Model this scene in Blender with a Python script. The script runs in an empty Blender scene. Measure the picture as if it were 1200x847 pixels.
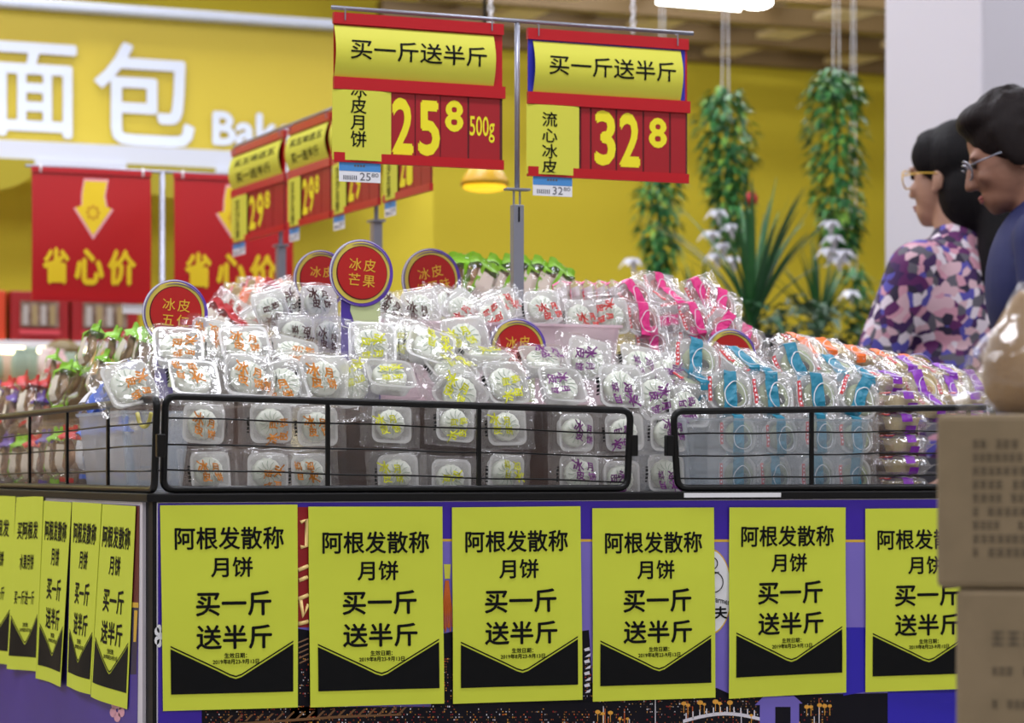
import bpy, math, random
from mathutils import Vector, Matrix, Euler
R = random.Random(7)
PI = math.pi
SC = bpy.context.scene
COL = SC.collection

# ------------------------------------------------------------------ camera, light, exposure
F_PX, W_PX, HOR = 3052.0, 1200.0, 550.0          # focal length in pixels, frame width, horizon row
YAW = math.radians(23.0)
CAM = Vector((-0.967, -3.576, 0.82))
FWD = Vector((math.sin(YAW), math.cos(YAW), 0)); RGT = Vector((math.cos(YAW), -math.sin(YAW), 0)); UP = Vector((0, 0, 1))
cd = bpy.data.cameras.new('camera'); cam = bpy.data.objects.new('camera', cd); COL.objects.link(cam)
cam.location = CAM; cam.rotation_euler = (PI/2, 0, -YAW)
cd.sensor_width = 36; cd.lens = F_PX/W_PX*36; cd.shift_y = (HOR-423.5)/W_PX
cd.dof.use_dof = True; cd.dof.focus_distance = 3.85; cd.dof.aperture_fstop = 6.0
cd.clip_start = 0.05
SC.camera = cam
vs = SC.view_settings; vs.view_transform = 'Standard'; vs.look = 'None'; vs.gamma = 1; vs.use_curve_mapping = False
vs.exposure = 0.2
SC.cycles.transparent_max_bounces = 28; SC.cycles.max_bounces = 8
SC.cycles.sample_clamp_indirect = 6
wd = bpy.data.worlds.new('world'); SC.world = wd; wd.use_nodes = True
wd.node_tree.nodes['Background'].inputs[0].default_value = (0.85, 0.9, 1, 1)
wd.node_tree.nodes['Background'].inputs[1].default_value = 0.25

def area(name, loc, sx, sy, power, col=(.96, .97, 1.06), rot=(0, 0, 0)):
    l = bpy.data.lights.new(name, 'AREA'); l.shape = 'RECTANGLE'; l.size = sx; l.size_y = sy; l.energy = power; l.color = col
    o = bpy.data.objects.new(name, l); o.location = loc; o.rotation_euler = rot; COL.objects.link(o); return o
# rows of ceiling lamps of the shop floor, under the ceiling
for x in (-2.2, 0.7, 3.6):
    for y in (-3.0, -0.4, 2.2, 4.6):
        area('ceiling_lamp', (x, y, 3.3), 1.5, 0.35, 34 if y < 4 else 22)

for x in (-1.5, 1.5, 4.2): area('back_fill', (x, 4.0 if x > 2 else 3.0, 3.45), 1.4, .3, 24)  # added fill lights, no fixtures, to brighten the back of the shop
area('wall_fill', (3.4, 4.9, 2.52), 1.6, .12, 19, rot=(math.radians(40), 0, 0))  # added fill near the tube lamp, tilted to brighten the back wall
area('counter_fill', (-.6, 3.9, 2.6), 1.6, .12, 9, rot=(math.radians(35), 0, 0))  # added fill aimed down at the bakery counter and wall

# ------------------------------------------------------------------ pixel helpers (only to survey where things stand)
def ray(px, py): return FWD + RGT*((px-600)/F_PX) + UP*((HOR-py)/F_PX)
def atY(px, py, Y): r = ray(px, py); return CAM + r*((Y-CAM.y)/r.y)
def atX(px, py, X): r = ray(px, py); return CAM + r*((X-CAM.x)/r.x)
def atD(px, py, D): return CAM + ray(px, py)*D

# ------------------------------------------------------------------ geometry collector
class G:
    def __init__(s): s.v, s.f, s.m = [], [], []; s.cur = 0
    def add(s, vs, fs, M=None):
        b = len(s.v)
        s.v += [tuple(M @ Vector(p)) if M else tuple(p) for p in vs]
        s.f += [tuple(b+i for i in f) for f in fs]; s.m += [s.cur]*len(fs); return s
    def box(s, a, b, M=None):
        x0, y0, z0 = a; x1, y1, z1 = b
        return s.add([(x0,y0,z0),(x1,y0,z0),(x1,y1,z0),(x0,y1,z0),(x0,y0,z1),(x1,y0,z1),(x1,y1,z1),(x0,y1,z1)],
                     [(0,3,2,1),(4,5,6,7),(0,1,5,4),(1,2,6,5),(2,3,7,6),(3,0,4,7)], M)
    def loft(s, loops, cap0=True, cap1=True, M=None):
        n = len(loops[0]); vs = [p for l in loops for p in l]; fs = []
        for k in range(len(loops)-1):
            for i in range(n):
                j = (i+1) % n; fs.append((k*n+i, k*n+j, (k+1)*n+j, (k+1)*n+i))
        if cap0: fs.append(tuple(range(n-1, -1, -1)))
        if cap1: fs.append(tuple((len(loops)-1)*n+i for i in range(n)))
        return s.add(vs, fs, M)
    def tube(s, pts, r, n=8, closed=False, M=None):
        pts = [Vector(p) for p in pts]; k = len(pts); loops = []; prev = None
        for i, p in enumerate(pts):
            a = pts[(i-1) % k] if (closed or i) else p; b = pts[(i+1) % k] if (closed or i < k-1) else p
            t = (b-a).normalized()
            if prev is None:
                u = t.orthogonal().normalized()
            else:
                u = (prev - t*prev.dot(t)); u = u.normalized() if u.length > 1e-6 else t.orthogonal().normalized()
            prev = u; w = t.cross(u); rr = r[i] if isinstance(r, (list, tuple)) else r
            loops.append([tuple(p + (u*math.cos(2*PI*j/n) + w*math.sin(2*PI*j/n))*rr) for j in range(n)])
        if closed: loops.append(loops[0])
        return s.loft(loops, not closed, not closed, M)
    def lathe(s, prof, n=24, M=None, mod=None):
        loops = []
        for (r, z) in prof:
            loops.append([((r*(mod(j/n, r, z) if mod else 1))*math.cos(2*PI*j/n), (r*(mod(j/n, r, z) if mod else 1))*math.sin(2*PI*j/n), z) for j in range(n)])
        return s.loft(loops, True, True, M)
    def ell(s, c, r, n=14, M=None, rot=None):
        vs, fs = [], []; q = Euler(rot).to_matrix() if rot else None
        for i in range(n+1):
            th = PI*i/n
            for j in range(2*n):
                ph = PI*j/n; p = Vector((r[0]*math.sin(th)*math.cos(ph), r[1]*math.sin(th)*math.sin(ph), r[2]*math.cos(th)))
                if q: p = q @ p
                vs.append(tuple(p + Vector(c)))
        for i in range(n):
            for j in range(2*n):
                k = (j+1) % (2*n); fs.append((i*2*n+j, (i+1)*2*n+j, (i+1)*2*n+k, i*2*n+k))
        return s.add(vs, fs, M)
    def cap(s, a, b, ra, rb, n=12, M=None):
        a, b = Vector(a), Vector(b); d = (b-a); L = d.length or 1e-6; d = d/L; pts, rs = [], []
        for k in range(5): t = PI/2*(1-k/4); pts.append(a - d*ra*math.sin(t)); rs.append(max(ra*math.cos(t), 1e-4))
        for k in range(5): t = PI/2*(k/4); pts.append(b + d*rb*math.sin(t)); rs.append(max(rb*math.cos(t), 1e-4))
        return s.tube(pts, rs, n, M=M)
    def grid(s, fn, nu, nv):
        vs = [tuple(fn(i/nu, j/nv)) for j in range(nv+1) for i in range(nu+1)]
        fs = [(j*(nu+1)+i, j*(nu+1)+i+1, (j+1)*(nu+1)+i+1, (j+1)*(nu+1)+i) for j in range(nv) for i in range(nu)]
        return s.add(vs, fs)
    def slab(s, poly, fn, t):
        """a 2D outline pushed to thickness: fn(x, y, offset) -> point"""
        n = len(poly)
        vs = [tuple(fn(x, y, 0)) for x, y in poly] + [tuple(fn(x, y, t)) for x, y in poly]
        fs = [tuple(range(n)), tuple(range(2*n-1, n-1, -1))] + [(i, n+i, n+(i+1) % n, (i+1) % n) for i in range(n)]
        return s.add(vs, fs)

def rrect(w, d, r, z, n=4, cx=0, cy=0):
    out = []
    for sx, sy, a0 in ((1, 1, 0), (-1, 1, PI/2), (-1, -1, PI), (1, -1, 3*PI/2)):
        for k in range(n+1):
            a = a0 + PI/2*k/n; out.append((cx + sx*(w/2-r) + r*math.cos(a), cy + sy*(d/2-r) + r*math.sin(a), z))
    return out

OFF = {}
def empty(name, loc, label, cat, group=None, kind=None, rz=0):
    o = bpy.data.objects.new(name, None); COL.objects.link(o); o.location = loc; o.rotation_euler = (0, 0, rz); o.empty_display_size = .02
    tag(o, label, cat, group, kind); OFF[o] = Vector(loc); return o
def tag(o, label=None, cat=None, group=None, kind=None):
    if label: o['label'] = label
    if cat: o['category'] = cat
    if group: o['group'] = group
    if kind: o['kind'] = kind
    return o
def new(name, g, mats, parent=None, smooth=False, bevel=0, label=None, local=False):
    off = OFF.get(parent, Vector((0, 0, 0))) if parent and not local else Vector((0, 0, 0))
    me = bpy.data.meshes.new(name)
    me.from_pydata([(x-off.x, y-off.y, z-off.z) for x, y, z in g.v], [], g.f)
    mats = mats if isinstance(mats, (list, tuple)) else [mats]
    for m in mats: me.materials.append(m)
    if len(mats) > 1: me.polygons.foreach_set('material_index', g.m)
    if smooth: me.polygons.foreach_set('use_smooth', [True]*len(me.polygons))
    me.update()
    o = bpy.data.objects.new(name, me); COL.objects.link(o)
    if parent: o.parent = parent; OFF[o] = off
    else: OFF[o] = Vector((0, 0, 0))
    if bevel:
        b = o.modifiers.new('bevel', 'BEVEL'); b.width = bevel; b.segments = 2; b.limit_method = 'ANGLE'
    if label: o['label'] = label
    return o
def solo(name, g, mats, label, cat, group=None, kind=None, **k):
    return tag(new(name, g, mats, **k), label, cat, group, kind)
def struct(name, g, mats, **k):
    return tag(new(name, g, mats, **k), kind='structure')

# ------------------------------------------------------------------ materials
def lin(c): return tuple(((v/255)/12.92 if v/255 <= .04045 else ((v/255+.055)/1.055)**2.4) for v in c) + (1,)
MC = {}
def mat(name, rgb, rough=.5, metal=0, spec=.5, emit=0, noise=None, bump=None, coat=0):
    if name in MC: return MC[name]
    m = bpy.data.materials.new(name); m.use_nodes = True; nt = m.node_tree; b = nt.nodes['Principled BSDF']
    b.inputs['Base Color'].default_value = lin(rgb); b.inputs['Roughness'].default_value = rough; b.inputs['Metallic'].default_value = metal
    b.inputs['Specular IOR Level'].default_value = spec; b.inputs['Coat Weight'].default_value = coat
    if emit: b.inputs['Emission Color'].default_value = lin(rgb); b.inputs['Emission Strength'].default_value = emit
    if noise or bump:
        tc = nt.nodes.new('ShaderNodeTexCoord')
    if noise:
        sc, rgb2 = noise; n = nt.nodes.new('ShaderNodeTexNoise'); n.inputs['Scale'].default_value = sc; n.inputs['Detail'].default_value = 4
        r = nt.nodes.new('ShaderNodeValToRGB'); r.color_ramp.elements[0].position = .35; r.color_ramp.elements[1].position = .65
        r.color_ramp.elements[0].color = lin(rgb); r.color_ramp.elements[1].color = lin(rgb2)
        nt.links.new(tc.outputs['Object'], n.inputs['Vector']); nt.links.new(n.outputs['Fac'], r.inputs['Fac']); nt.links.new(r.outputs['Color'], b.inputs['Base Color'])
    if bump:
        sc, st = bump; n = nt.nodes.new('ShaderNodeTexNoise'); n.inputs['Scale'].default_value = sc
        bp = nt.nodes.new('ShaderNodeBump'); bp.inputs['Strength'].default_value = st; bp.inputs['Distance'].default_value = .01
        nt.links.new(tc.outputs['Object'], n.inputs['Vector']); nt.links.new(n.outputs['Fac'], bp.inputs['Height']); nt.links.new(bp.outputs['Normal'], b.inputs['Normal'])
    MC[name] = m; return m
def clear(name, rgb, haze, gloss=.16, rough=.12, bump=None, edge=.5):
    """see-through plastic: clear, a little white haze, fresnel-like gloss"""
    if name in MC: return MC[name]
    m = bpy.data.materials.new(name); m.use_nodes = True; nt = m.node_tree; nt.nodes.remove(nt.nodes['Principled BSDF'])
    out = nt.nodes['Material Output']; N = nt.nodes.new
    tr = N('ShaderNodeBsdfTransparent'); df = N('ShaderNodeBsdfDiffuse'); tl = N('ShaderNodeBsdfTranslucent'); gl = N('ShaderNodeBsdfGlossy')
    df.inputs[0].default_value = lin(rgb); tl.inputs[0].default_value = lin(rgb); gl.inputs['Roughness'].default_value = rough
    gl.inputs[0].default_value = (1, 1, 1, 1)
    a = N('ShaderNodeMixShader'); a.inputs[0].default_value = .45; nt.links.new(df.outputs[0], a.inputs[1]); nt.links.new(tl.outputs[0], a.inputs[2])
    b = N('ShaderNodeMixShader'); b.inputs[0].default_value = haze; nt.links.new(tr.outputs[0], b.inputs[1]); nt.links.new(a.outputs[0], b.inputs[2])
    lw = N('ShaderNodeLayerWeight'); lw.inputs[0].default_value = .3
    mr = N('ShaderNodeMapRange'); mr.inputs['To Min'].default_value = gloss; mr.inputs['To Max'].default_value = edge
    nt.links.new(lw.outputs['Facing'], mr.inputs['Value'])
    c = N('ShaderNodeMixShader'); nt.links.new(mr.outputs[0], c.inputs[0]); nt.links.new(b.outputs[0], c.inputs[1]); nt.links.new(gl.outputs[0], c.inputs[2])
    nt.links.new(c.outputs[0], out.inputs[0])
    if bump:
        tc = N('ShaderNodeTexCoord'); n = N('ShaderNodeTexNoise'); n.inputs['Scale'].default_value = bump[0]; n.inputs['Detail'].default_value = 3
        bp = N('ShaderNodeBump'); bp.inputs['Strength'].default_value = bump[1]; bp.inputs['Distance'].default_value = .004
        nt.links.new(tc.outputs['Object'], n.inputs['Vector']); nt.links.new(n.outputs['Fac'], bp.inputs['Height'])
        nt.links.new(bp.outputs['Normal'], gl.inputs['Normal']); nt.links.new(bp.outputs['Normal'], lw.inputs['Normal'])
    MC[name] = m; return m

M_yel = mat('poster_paper', (206, 216, 58), .7, bump=(14, .12))
M_blk = mat('printing_ink', (10, 11, 13), .6, spec=.15)
M_wire = mat('black_wire', (9, 9, 10), .35, spec=.3)
M_edge = mat('black_shelf_edge', (12, 11, 12), .5, spec=.25)
M_red = mat('sign_red', (184, 13, 27), .35)
M_red2 = mat('card_red', (160, 12, 26), .45)
M_redd = mat('card_gap', (80, 6, 14), .6)
M_digit = mat('digit_yellow', (240, 226, 30), .5)
M_hdr = mat('header_paper', (212, 210, 66), .6)
M_blue = mat('blue_card', (36, 40, 170), .5)
M_tagb = mat('tag_blue', (70, 140, 205), .5)
M_white = mat('white_card', (232, 232, 236), .5)
M_grey = mat('tag_ink', (90, 92, 100), .6)
M_metal = mat('grey_metal', (150, 152, 165), .35, .6)
M_gold = mat('gold', (222, 178, 60), .4)
M_purple = mat('print_purple', (56, 24, 160), .45)
M_film = clear('film', (252, 250, 250), .035, .06, .08, (65, .75), .22)
M_filmw = clear('white_film', (252, 250, 252), .12, .06, .08, (65, .75), .22)
M_trayc = clear('cream_tray', (222, 204, 146), .75, .06, .22, None, .2)
M_tray = clear('tray_plastic', (244, 244, 242), .50, .06, .22, None, .2)
M_tub = clear('tub_plastic', (228, 224, 230), .012, .010, .10, None, .12)
M_tubf = clear('frosted_tub', (200, 212, 222), .22, .05, .3, None, .3)
M_tubp = clear('pale_tub', (246, 226, 232), .62, .05, .3, None, .3)
M_cake = mat('mooncake_skin', (234, 236, 226), .6, noise=(90, (224, 229, 214)))
M_wood = mat('brown_riser_wood', (78, 46, 22), .55, noise=(9, (54, 31, 15)))

# ------------------------------------------------------------------ text
TC = {}
def glyphs(s, off=0.0):
    k = (s, off)
    if k in TC: return TC[k]
    c = bpy.data.curves.new('text', 'FONT'); c.body = s; c.offset = off; c.resolution_u = 3
    o = bpy.data.objects.new('text', c); COL.objects.link(o)
    dg = bpy.context.evaluated_depsgraph_get(); m = o.evaluated_get(dg).to_mesh()
    v = [(p.co.x, p.co.y) for p in m.vertices]; f = [tuple(p.vertices) for p in m.polygons]
    o.evaluated_get(dg).to_mesh_clear(); bpy.data.objects.remove(o); bpy.data.curves.remove(c)
    TC[k] = (v, f); return TC[k]
def text(g, s, box, fn, off=.012, em=False):
    """fit the string in box (u0, v0, u1, v1), v down; fn(u, v) -> point. em: fit the letter square, not the ink"""
    v, f = glyphs(s)
    if not v: return
    if off > .004:
        uc, vc = (box[0]+box[2])/2, (box[1]+box[3])/2; e = 1e-3*(box[2]-box[0]); p0 = Vector(fn(uc, vc))
        n = (Vector(fn(uc, vc+e))-p0).cross(Vector(fn(uc+e, vc))-p0).normalized()      # each copy a hair in front of the last
        for k, (dx, dy) in enumerate(((-off, 0), (off, 0), (0, off), (0, -off), (0, 0))): _text(g, v, f, dx, dy, off, box, lambda a, b, k=k: Vector(fn(a, b))+n*(k*5e-5), em)
        return
    _text(g, v, f, 0, 0, 0, box, fn, em)
def _text(g, v, f, dx, dy, off, box, fn, em):
    if em: x0, x1, y0, y1 = 0.0, 1.0, -.12, .88
    else: x0, x1 = min(p[0] for p in v), max(p[0] for p in v); y0, y1 = min(p[1] for p in v), max(p[1] for p in v)
    if not em: x0 -= off; x1 += off; y0 -= off; y1 += off
    u0, v0, u1, v1 = box
    g.add([fn(u0+(x+dx-x0)/(x1-x0)*(u1-u0), v1-(y+dy-y0)/(y1-y0)*(v1-v0)) for x, y in v], f)

class Quad:
    """a sheet between four corners; curl(u, v) lifts it off along the normal"""
    def __init__(s, tl, tr, br, bl, curl=None, flip=False):
        s.c = [Vector(p) for p in (tl, tr, br, bl)]; s.curl = curl
        s.n = (s.c[3]-s.c[0]).cross(s.c[1]-s.c[0]).normalized()      # towards the reader
    def __call__(s, u, v, o=0.0):
        tl, tr, br, bl = s.c
        return tl*(1-u)*(1-v) + tr*u*(1-v) + br*u*v + bl*(1-u)*v + s.n*(o + (s.curl(u, v) if s.curl else 0))
    def rect(s, g, u0, v0, u1, v1, o, t=.0006, nu=1, nv=1):
        if t == 0: g.grid(lambda a, b: s(u0+(u1-u0)*a, v0+(v1-v0)*(1-b), o), nu, nv); return
        g.grid(lambda a, b: s(u0+(u1-u0)*a, v0+(v1-v0)*(1-b), o+t), nu, nv)
        g.grid(lambda a, b: s(u0+(u1-u0)*(1-a), v0+(v1-v0)*(1-b), o), nu, nv)
        n = 8
        for (a, b) in (((u0, v0), (u1, v0)), ((u1, v0), (u1, v1)), ((u1, v1), (u0, v1)), ((u0, v1), (u0, v0))):
            g.grid(lambda q, w, a=a, b=b: s(a[0]+(b[0]-a[0])*q, a[1]+(b[1]-a[1])*q, o+t*(1-w)), n if nu > 1 or nv > 1 else 1, 1)
    def poly(s, g, pts, o):
        g.add([s(u, v, o) for u, v in pts], [tuple(range(len(pts)))])
def copy_tree(o, parent=None):
    c = o.copy(); COL.objects.link(c)
    if parent: c.parent = parent
    for ch in list(o.children): copy_tree(ch, c)
    return c
ORD = ['leftmost', 'second from left', 'third from left', 'fourth from left', 'fifth from left', 'sixth from left', 'seventh from left', 'eighth from left', 'ninth from left', 'tenth from left', 'eleventh from left', 'twelfth from left']
def ordinal(i, n):
    if n == 1: return 'only'
    if i == n-1: return 'rightmost'
    return ORD[i]

# ------------------------------------------------------------------ room
RX0, RX1, RY0, RY1, RH = -6.0, 9.0, -6.0, 7.0, 3.6
M_wall = mat('yellow_wall', (210, 190, 40), .75, noise=(1.5, (205, 184, 37)))
M_ceil = mat('ceiling_paint', (205, 203, 198), .8)
M_floor = mat('floor_tiles', (186, 184, 178), .3, noise=(3, (176, 172, 166)))
g = G(); g.box((RX0, RY0, -.1), (RX1, RY1, 0)); struct('floor', g, M_floor)
g = G(); g.box((RX0, RY0, RH), (RX1, RY1, RH+.1)); struct('ceiling', g, M_ceil)
g = G(); g.box((RX0, RY1, 0), (RX1, RY1+.1, RH)); struct('wall_back', g, M_wall)
g = G(); g.box((RX0-.1, RY0, 0), (RX0, RY1, RH)); struct('wall_left', g, mat('pale_wall', (210, 206, 200), .8))
g = G(); g.box((RX1, RY0, 0), (RX1+.1, RY1, RH)); struct('wall_right', g, MC['pale_wall'])
g = G(); g.box((RX0, RY0-.1, 0), (RX1, RY0, RH)); struct('wall_front', g, MC['pale_wall'])
# white square column behind the shoppers
p = atD(1150, 400, 7.0)
cl = atX(1036, 400, p.x)
g = G(); g.box((p.x, p.y, 0), (p.x+.7, cl.y, RH)); struct('column', g, mat('column_paint', (208, 205, 214), .6), bevel=.01)

# slatted canopy over the far aisle
M_bm = mat('canopy_beam_brown', (116, 92, 52), .6); M_sl = mat('canopy_slat_wood', (214, 194, 150), .6)
t = empty('slatted_canopy', (4.4, 6.0, 2.66), 'slatted wooden canopy under the ceiling above the hanging plants', 'canopy')
for k, y in enumerate((6.92, 6.45, 5.95, 5.45, 4.95)):
    g = G(); g.box((2.7, y-.035, 2.66), (6.6, y+.035, 2.74)); new('cross_beam', g, M_bm, t)
for k in range(6):
    x = 3.0+k*.62
    g = G(); g.box((x-.045, 4.7, 2.74), (x+.045, 6.98, 2.80)); new('roof_slat', g, M_sl, t)
    for y in (6.7, 6.2, 5.7):
        g = G(); g.box((x+.14, y-.13, 2.675), (x+.30, y+.13, 2.70)); new('slat_block', g, M_sl, t)

# bright tube lamp at the top
a, b = atD(770, -3, 8.6), atD(868, 5, 8.6)
M_tube = mat('tube_light', (255, 255, 252), .5, emit=9)
t = empty('tube_lamp', a, 'glowing white tube lamp at the top edge above the right price board', 'lamp')
g = G(); g.tube([a, b], .022, 12); new('tube', g, M_tube, t, True)
c = atD(885, 2, 8.5)
g = G(); g.ell(c, (.06, .045, .024), 12); new('end_bulb', g, M_tube, t, True)
g = G(); g.box((a.x-.05, a.y-.03, a.z+.024), (a.x-.02, a.y+.03, RH)); g.box((c.x+.05, c.y-.01, c.z+.01), (c.x+.06, c.y, RH)); new('hanger', g, M_white, t)
# thin hanging chains
for px, lab in ((575, 'thin pale chain hanging above the left price board'), (742, 'thin pale chain hanging above the right price board')):
    q = atD(px, 34, 7.6); g = G()
    for k in range(70):
        z = q.z + k*.02
        if z > RH: break
        g.tube([(q.x+.006*math.cos(th) * (k % 2), q.y+.006*math.cos(th)*(1-k % 2), z+.012*math.sin(th)) for th in [2*PI*j/8 for j in range(8)]], .0022, 5, True)
    solo('hanging_chain', g, M_white, lab, 'chain')

# bakery fascia -------------------------------------------------------
YB = 5.0
M_fas = mat('fascia_yellow', (194, 171, 46), .5); M_rail = mat('rail_pale', (196, 202, 214), .4, .2)
def B(px, py, dy=0): return atY(px, py, YB+dy)
x0, x1 = -2.2, B(520, 100).x
zt, zb = B(135, 14).z, B(135, 171).z
t = empty('bakery_sign', (x0, YB, zb), 'yellow bakery sign board with white lettering above the scalloped white valance', 'sign')
g = G(); g.box((x0, YB, zb), (x1, YB+.12, zt)); new('board', g, M_fas, t)
g = G(); g.box((x0, YB-.05, zt-.012), (x1, YB+.12, zt+.018)); new('top_rail', g, M_rail, t, bevel=.006)
M_let = mat('sign_letters', (204, 210, 222), .5)
for s, bx in (('面', (-8, 47, 90, 158)), ('包', (110, 47, 228, 168))):
    g = G(); q = Quad(B(bx[0], bx[1], -.012), B(bx[2], bx[1]+5, -.012), B(bx[2], bx[3]+4, -.012), B(bx[0], bx[3], -.012))
    q.c[1].z = q.c[0].z; q.c[2].z = q.c[3].z
    text(g, s, (0, 0, 1, 1), lambda u, v: q(u, v), .014); new('letter', g, M_let, t)
q = Quad(B(249, 130, -.012), B(392, 136, -.012), B(392, 181, -.012), B(249, 174, -.012))
g = G(); text(g, 'Bakery', (0, 0, 1, 1.18), lambda u, v: q(u, v), .03); new('lettering', g, M_let, t)
t = empty('valance', (x0, YB-.3, zb-.1), 'white scalloped valance running under the bakery sign', 'valance')
M_val = mat('valance_white', (222, 228, 240), .7); M_valo = mat('valance_olive', (170, 156, 30), .7)
def scallops(xa, xb, y, z, h, w, mats):
    k = 0; x = xa
    while x < xb:
        g = G(); poly = [(x, z), (x+w, z)] + [(x+w/2+w/2*math.cos(PI*j/12), z-h-(w*.28)*math.sin(PI*j/12)) for j in range(13)]
        g.slab(poly, lambda a, b, o: (a, y-o, b), .004); new('scallop', g, mats[k % 2], t); x += w; k += 1
za = atY(135, 170, YB-.3).z
g = G(); g.box((x0, YB-.30, za-.075), (B(400, 100).x, YB-.01, za)); new('awning', g, M_val, t)
xs = atY(40, 200, YB-.3).x
scallops(xs-.30*4, B(370, 100).x, YB-.305, za-.06, .02, .30, (M_val, M_valo))
# bakery wall block under the sign and the shelf of red gift boxes
g = G(); g.box((x0, YB+.1, 0), (x1, YB+.2, zb)); struct('wall_bakery', g, M_wall)
YS = 4.55
def S(px, py): return atY(px, py, YS)
zs = S(90, 400).z
t = empty('bakery_shelf', (x0, YS, zs-.03), 'white wall shelf with a light strip below, carrying the red gift boxes', 'shelf')
g = G(); g.box((x0, YS, zs-.02), (S(180, 400).x, YB+.08, zs)); new('board', g, M_white, t)
g = G(); g.box((x0, YS+.01, zs-.060), (S(62, 400).x, YS+.05, zs-.022)); new('light_strip', g, mat('strip_light', (255, 240, 190), .5, emit=5), t)
g = G(); g.box((S(88, 400).x, YS+.01, zs-.050), (S(115, 400).x, YS+.05, zs-.026)); new('light_strip', g, MC['strip_light'], t)
g = G(); g.box((x0, YS+.30, 0), (S(180, 400).x, YB+.08, zs-.1)); new('counter', g, mat('counter_wood', (168, 130, 80), .6), t)
M_gift = mat('gift_red', (150, 14, 20), .45); M_win = mat('gift_window', (150, 130, 116), .3, noise=(30, (90, 66, 50)))
gx = [(-70, 10, 'orange-red gift box at the left edge of the bakery shelf', (200, 60, 18)), (14, 84, 'red gift box with a clear window, second from left on the bakery shelf', None), (86, 166, 'red gift box with a clear window, right end of the bakery shelf', None)]
for pa, pb, lab, c in gx:
    a, b = S(pa, 342), S(pb, 398)
    t = empty('gift_box', ((a.x+b.x)/2, YS+.1, zs), lab, 'box')
    m = M_gift if not c else mat('gift_orange', c, .5)
    g = G(); g.box((a.x, YS+.02, zs+.001), (b.x-.004, YS+.16, S(50, 341).z)); new('carton', g, m, t, bevel=.004)
    w = b.x-a.x; h = S(50, 341).z-zs
    g = G(); g.box((a.x+w*.16, YS+.012, zs+h*.28), (a.x+w*.80, YS+.019, zs+h*.80)); new('window', g, M_win, t)
    for k in range(4):
        g = G(); g.box((a.x+w*(.2+.15*k), YS+.008, zs+h*.32), (a.x+w*(.28+.15*k), YS+.0115, zs+h*.72)); new('sachet', g, mat('sachet_tan', (160, 140, 96), .5) if k % 2 else mat('sachet_white', (176, 170, 164), .5), t)
    g = G(); g.box((a.x+w*.14, YS+.012, zs+h*.13), (a.x+w*.82, YS+.0195, zs+h*.23)); new('caption_band', g, mat('gift_pink', (206, 70, 80), .5), t)
# packets on the counter below
cnt = 0
for k in range(13):
    px = -6+k*15+R.uniform(-3, 3); py = R.uniform(428, 436); Y = YS-.75+R.uniform(-.1, .1)
    q = atY(px, py, Y); g = G(); hb = .036+.014*R.random(); g.loft([rrect(.050*a, .040*a, .012*a, z*hb) for a, z in ((.7, -1), (.95, -.85), (1, 0), (.9, .7), (.6, .92), (.75, 1.15))], True, True)
    c = R.choice([(214, 186, 160), (230, 214, 206), (216, 178, 96), (196, 120, 80), (150, 170, 150), (224, 190, 190)])
    solo('wrapped_bread', g, mat('bread_%d' % cnt, c, .35), 'blurred wrapped bun on the far bakery table, %s in its row' % ordinal(k, 13) if k < 12 else 'blurred wrapped bun on the far bakery table, rightmost in its row', 'bread', 'wrapped buns on the far bakery table', smooth=True).location = q
    cnt += 1
q0 = atY(60, 432, YS-.75)
g = G(); g.box((x0, YS-.95, q0.z-.11), (1.3, YS-.5, q0.z-.055)); g.box((x0, YS-.9, 0), (1.25, YS-.55, q0.z-.11)); solo('bakery_table', g, MC['counter_wood'], 'wooden table of wrapped buns below the red gift boxes', 'table')
g = G(); g.ell((0, 0, 0), (.052, .05, .03), 12); q = atY(74, 410, YS-.6); solo('wrapped_loaf', g, mat('loaf_olive', (120, 104, 66), .4), 'larger dark wrapped loaf standing in front of the light strip', 'bread', smooth=True).location = q
g = G(); g.box((q.x-.08, q.y-.05, q0.z-.055), (q.x+.08, q.y+.05, q.z-.03)); solo('bread_crate', g, MC['counter_wood'], 'small wooden crate under the dark wrapped loaf', 'crate')

# pendant lamp behind the left board
q = atD(568, 217, 6.6)
t = empty('pendant_lamp', q, 'yellow bowl pendant lamp glowing below the left price board', 'lamp')
g = G(); g.lathe([(.062, 0), (.060, .012), (.045, .035), (.026, .055), (.012, .075), (.008, .09)], 28, Matrix.Translation(q)); new('lamp_shade', g, mat('lamp_yellow', (206, 160, 20), .4), t, True)
g = G(); g.ell(q+Vector((0, 0, -.004)), (.055, .055, .014), 12); new('bulb_disc', g, mat('lamp_glow', (255, 206, 40), .5, emit=1.0), t, True)
g = G(); g.tube([q+Vector((0, 0, .09)), (q.x, q.y, RH)], .004, 6); new('cord', g, M_blk, t)

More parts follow.
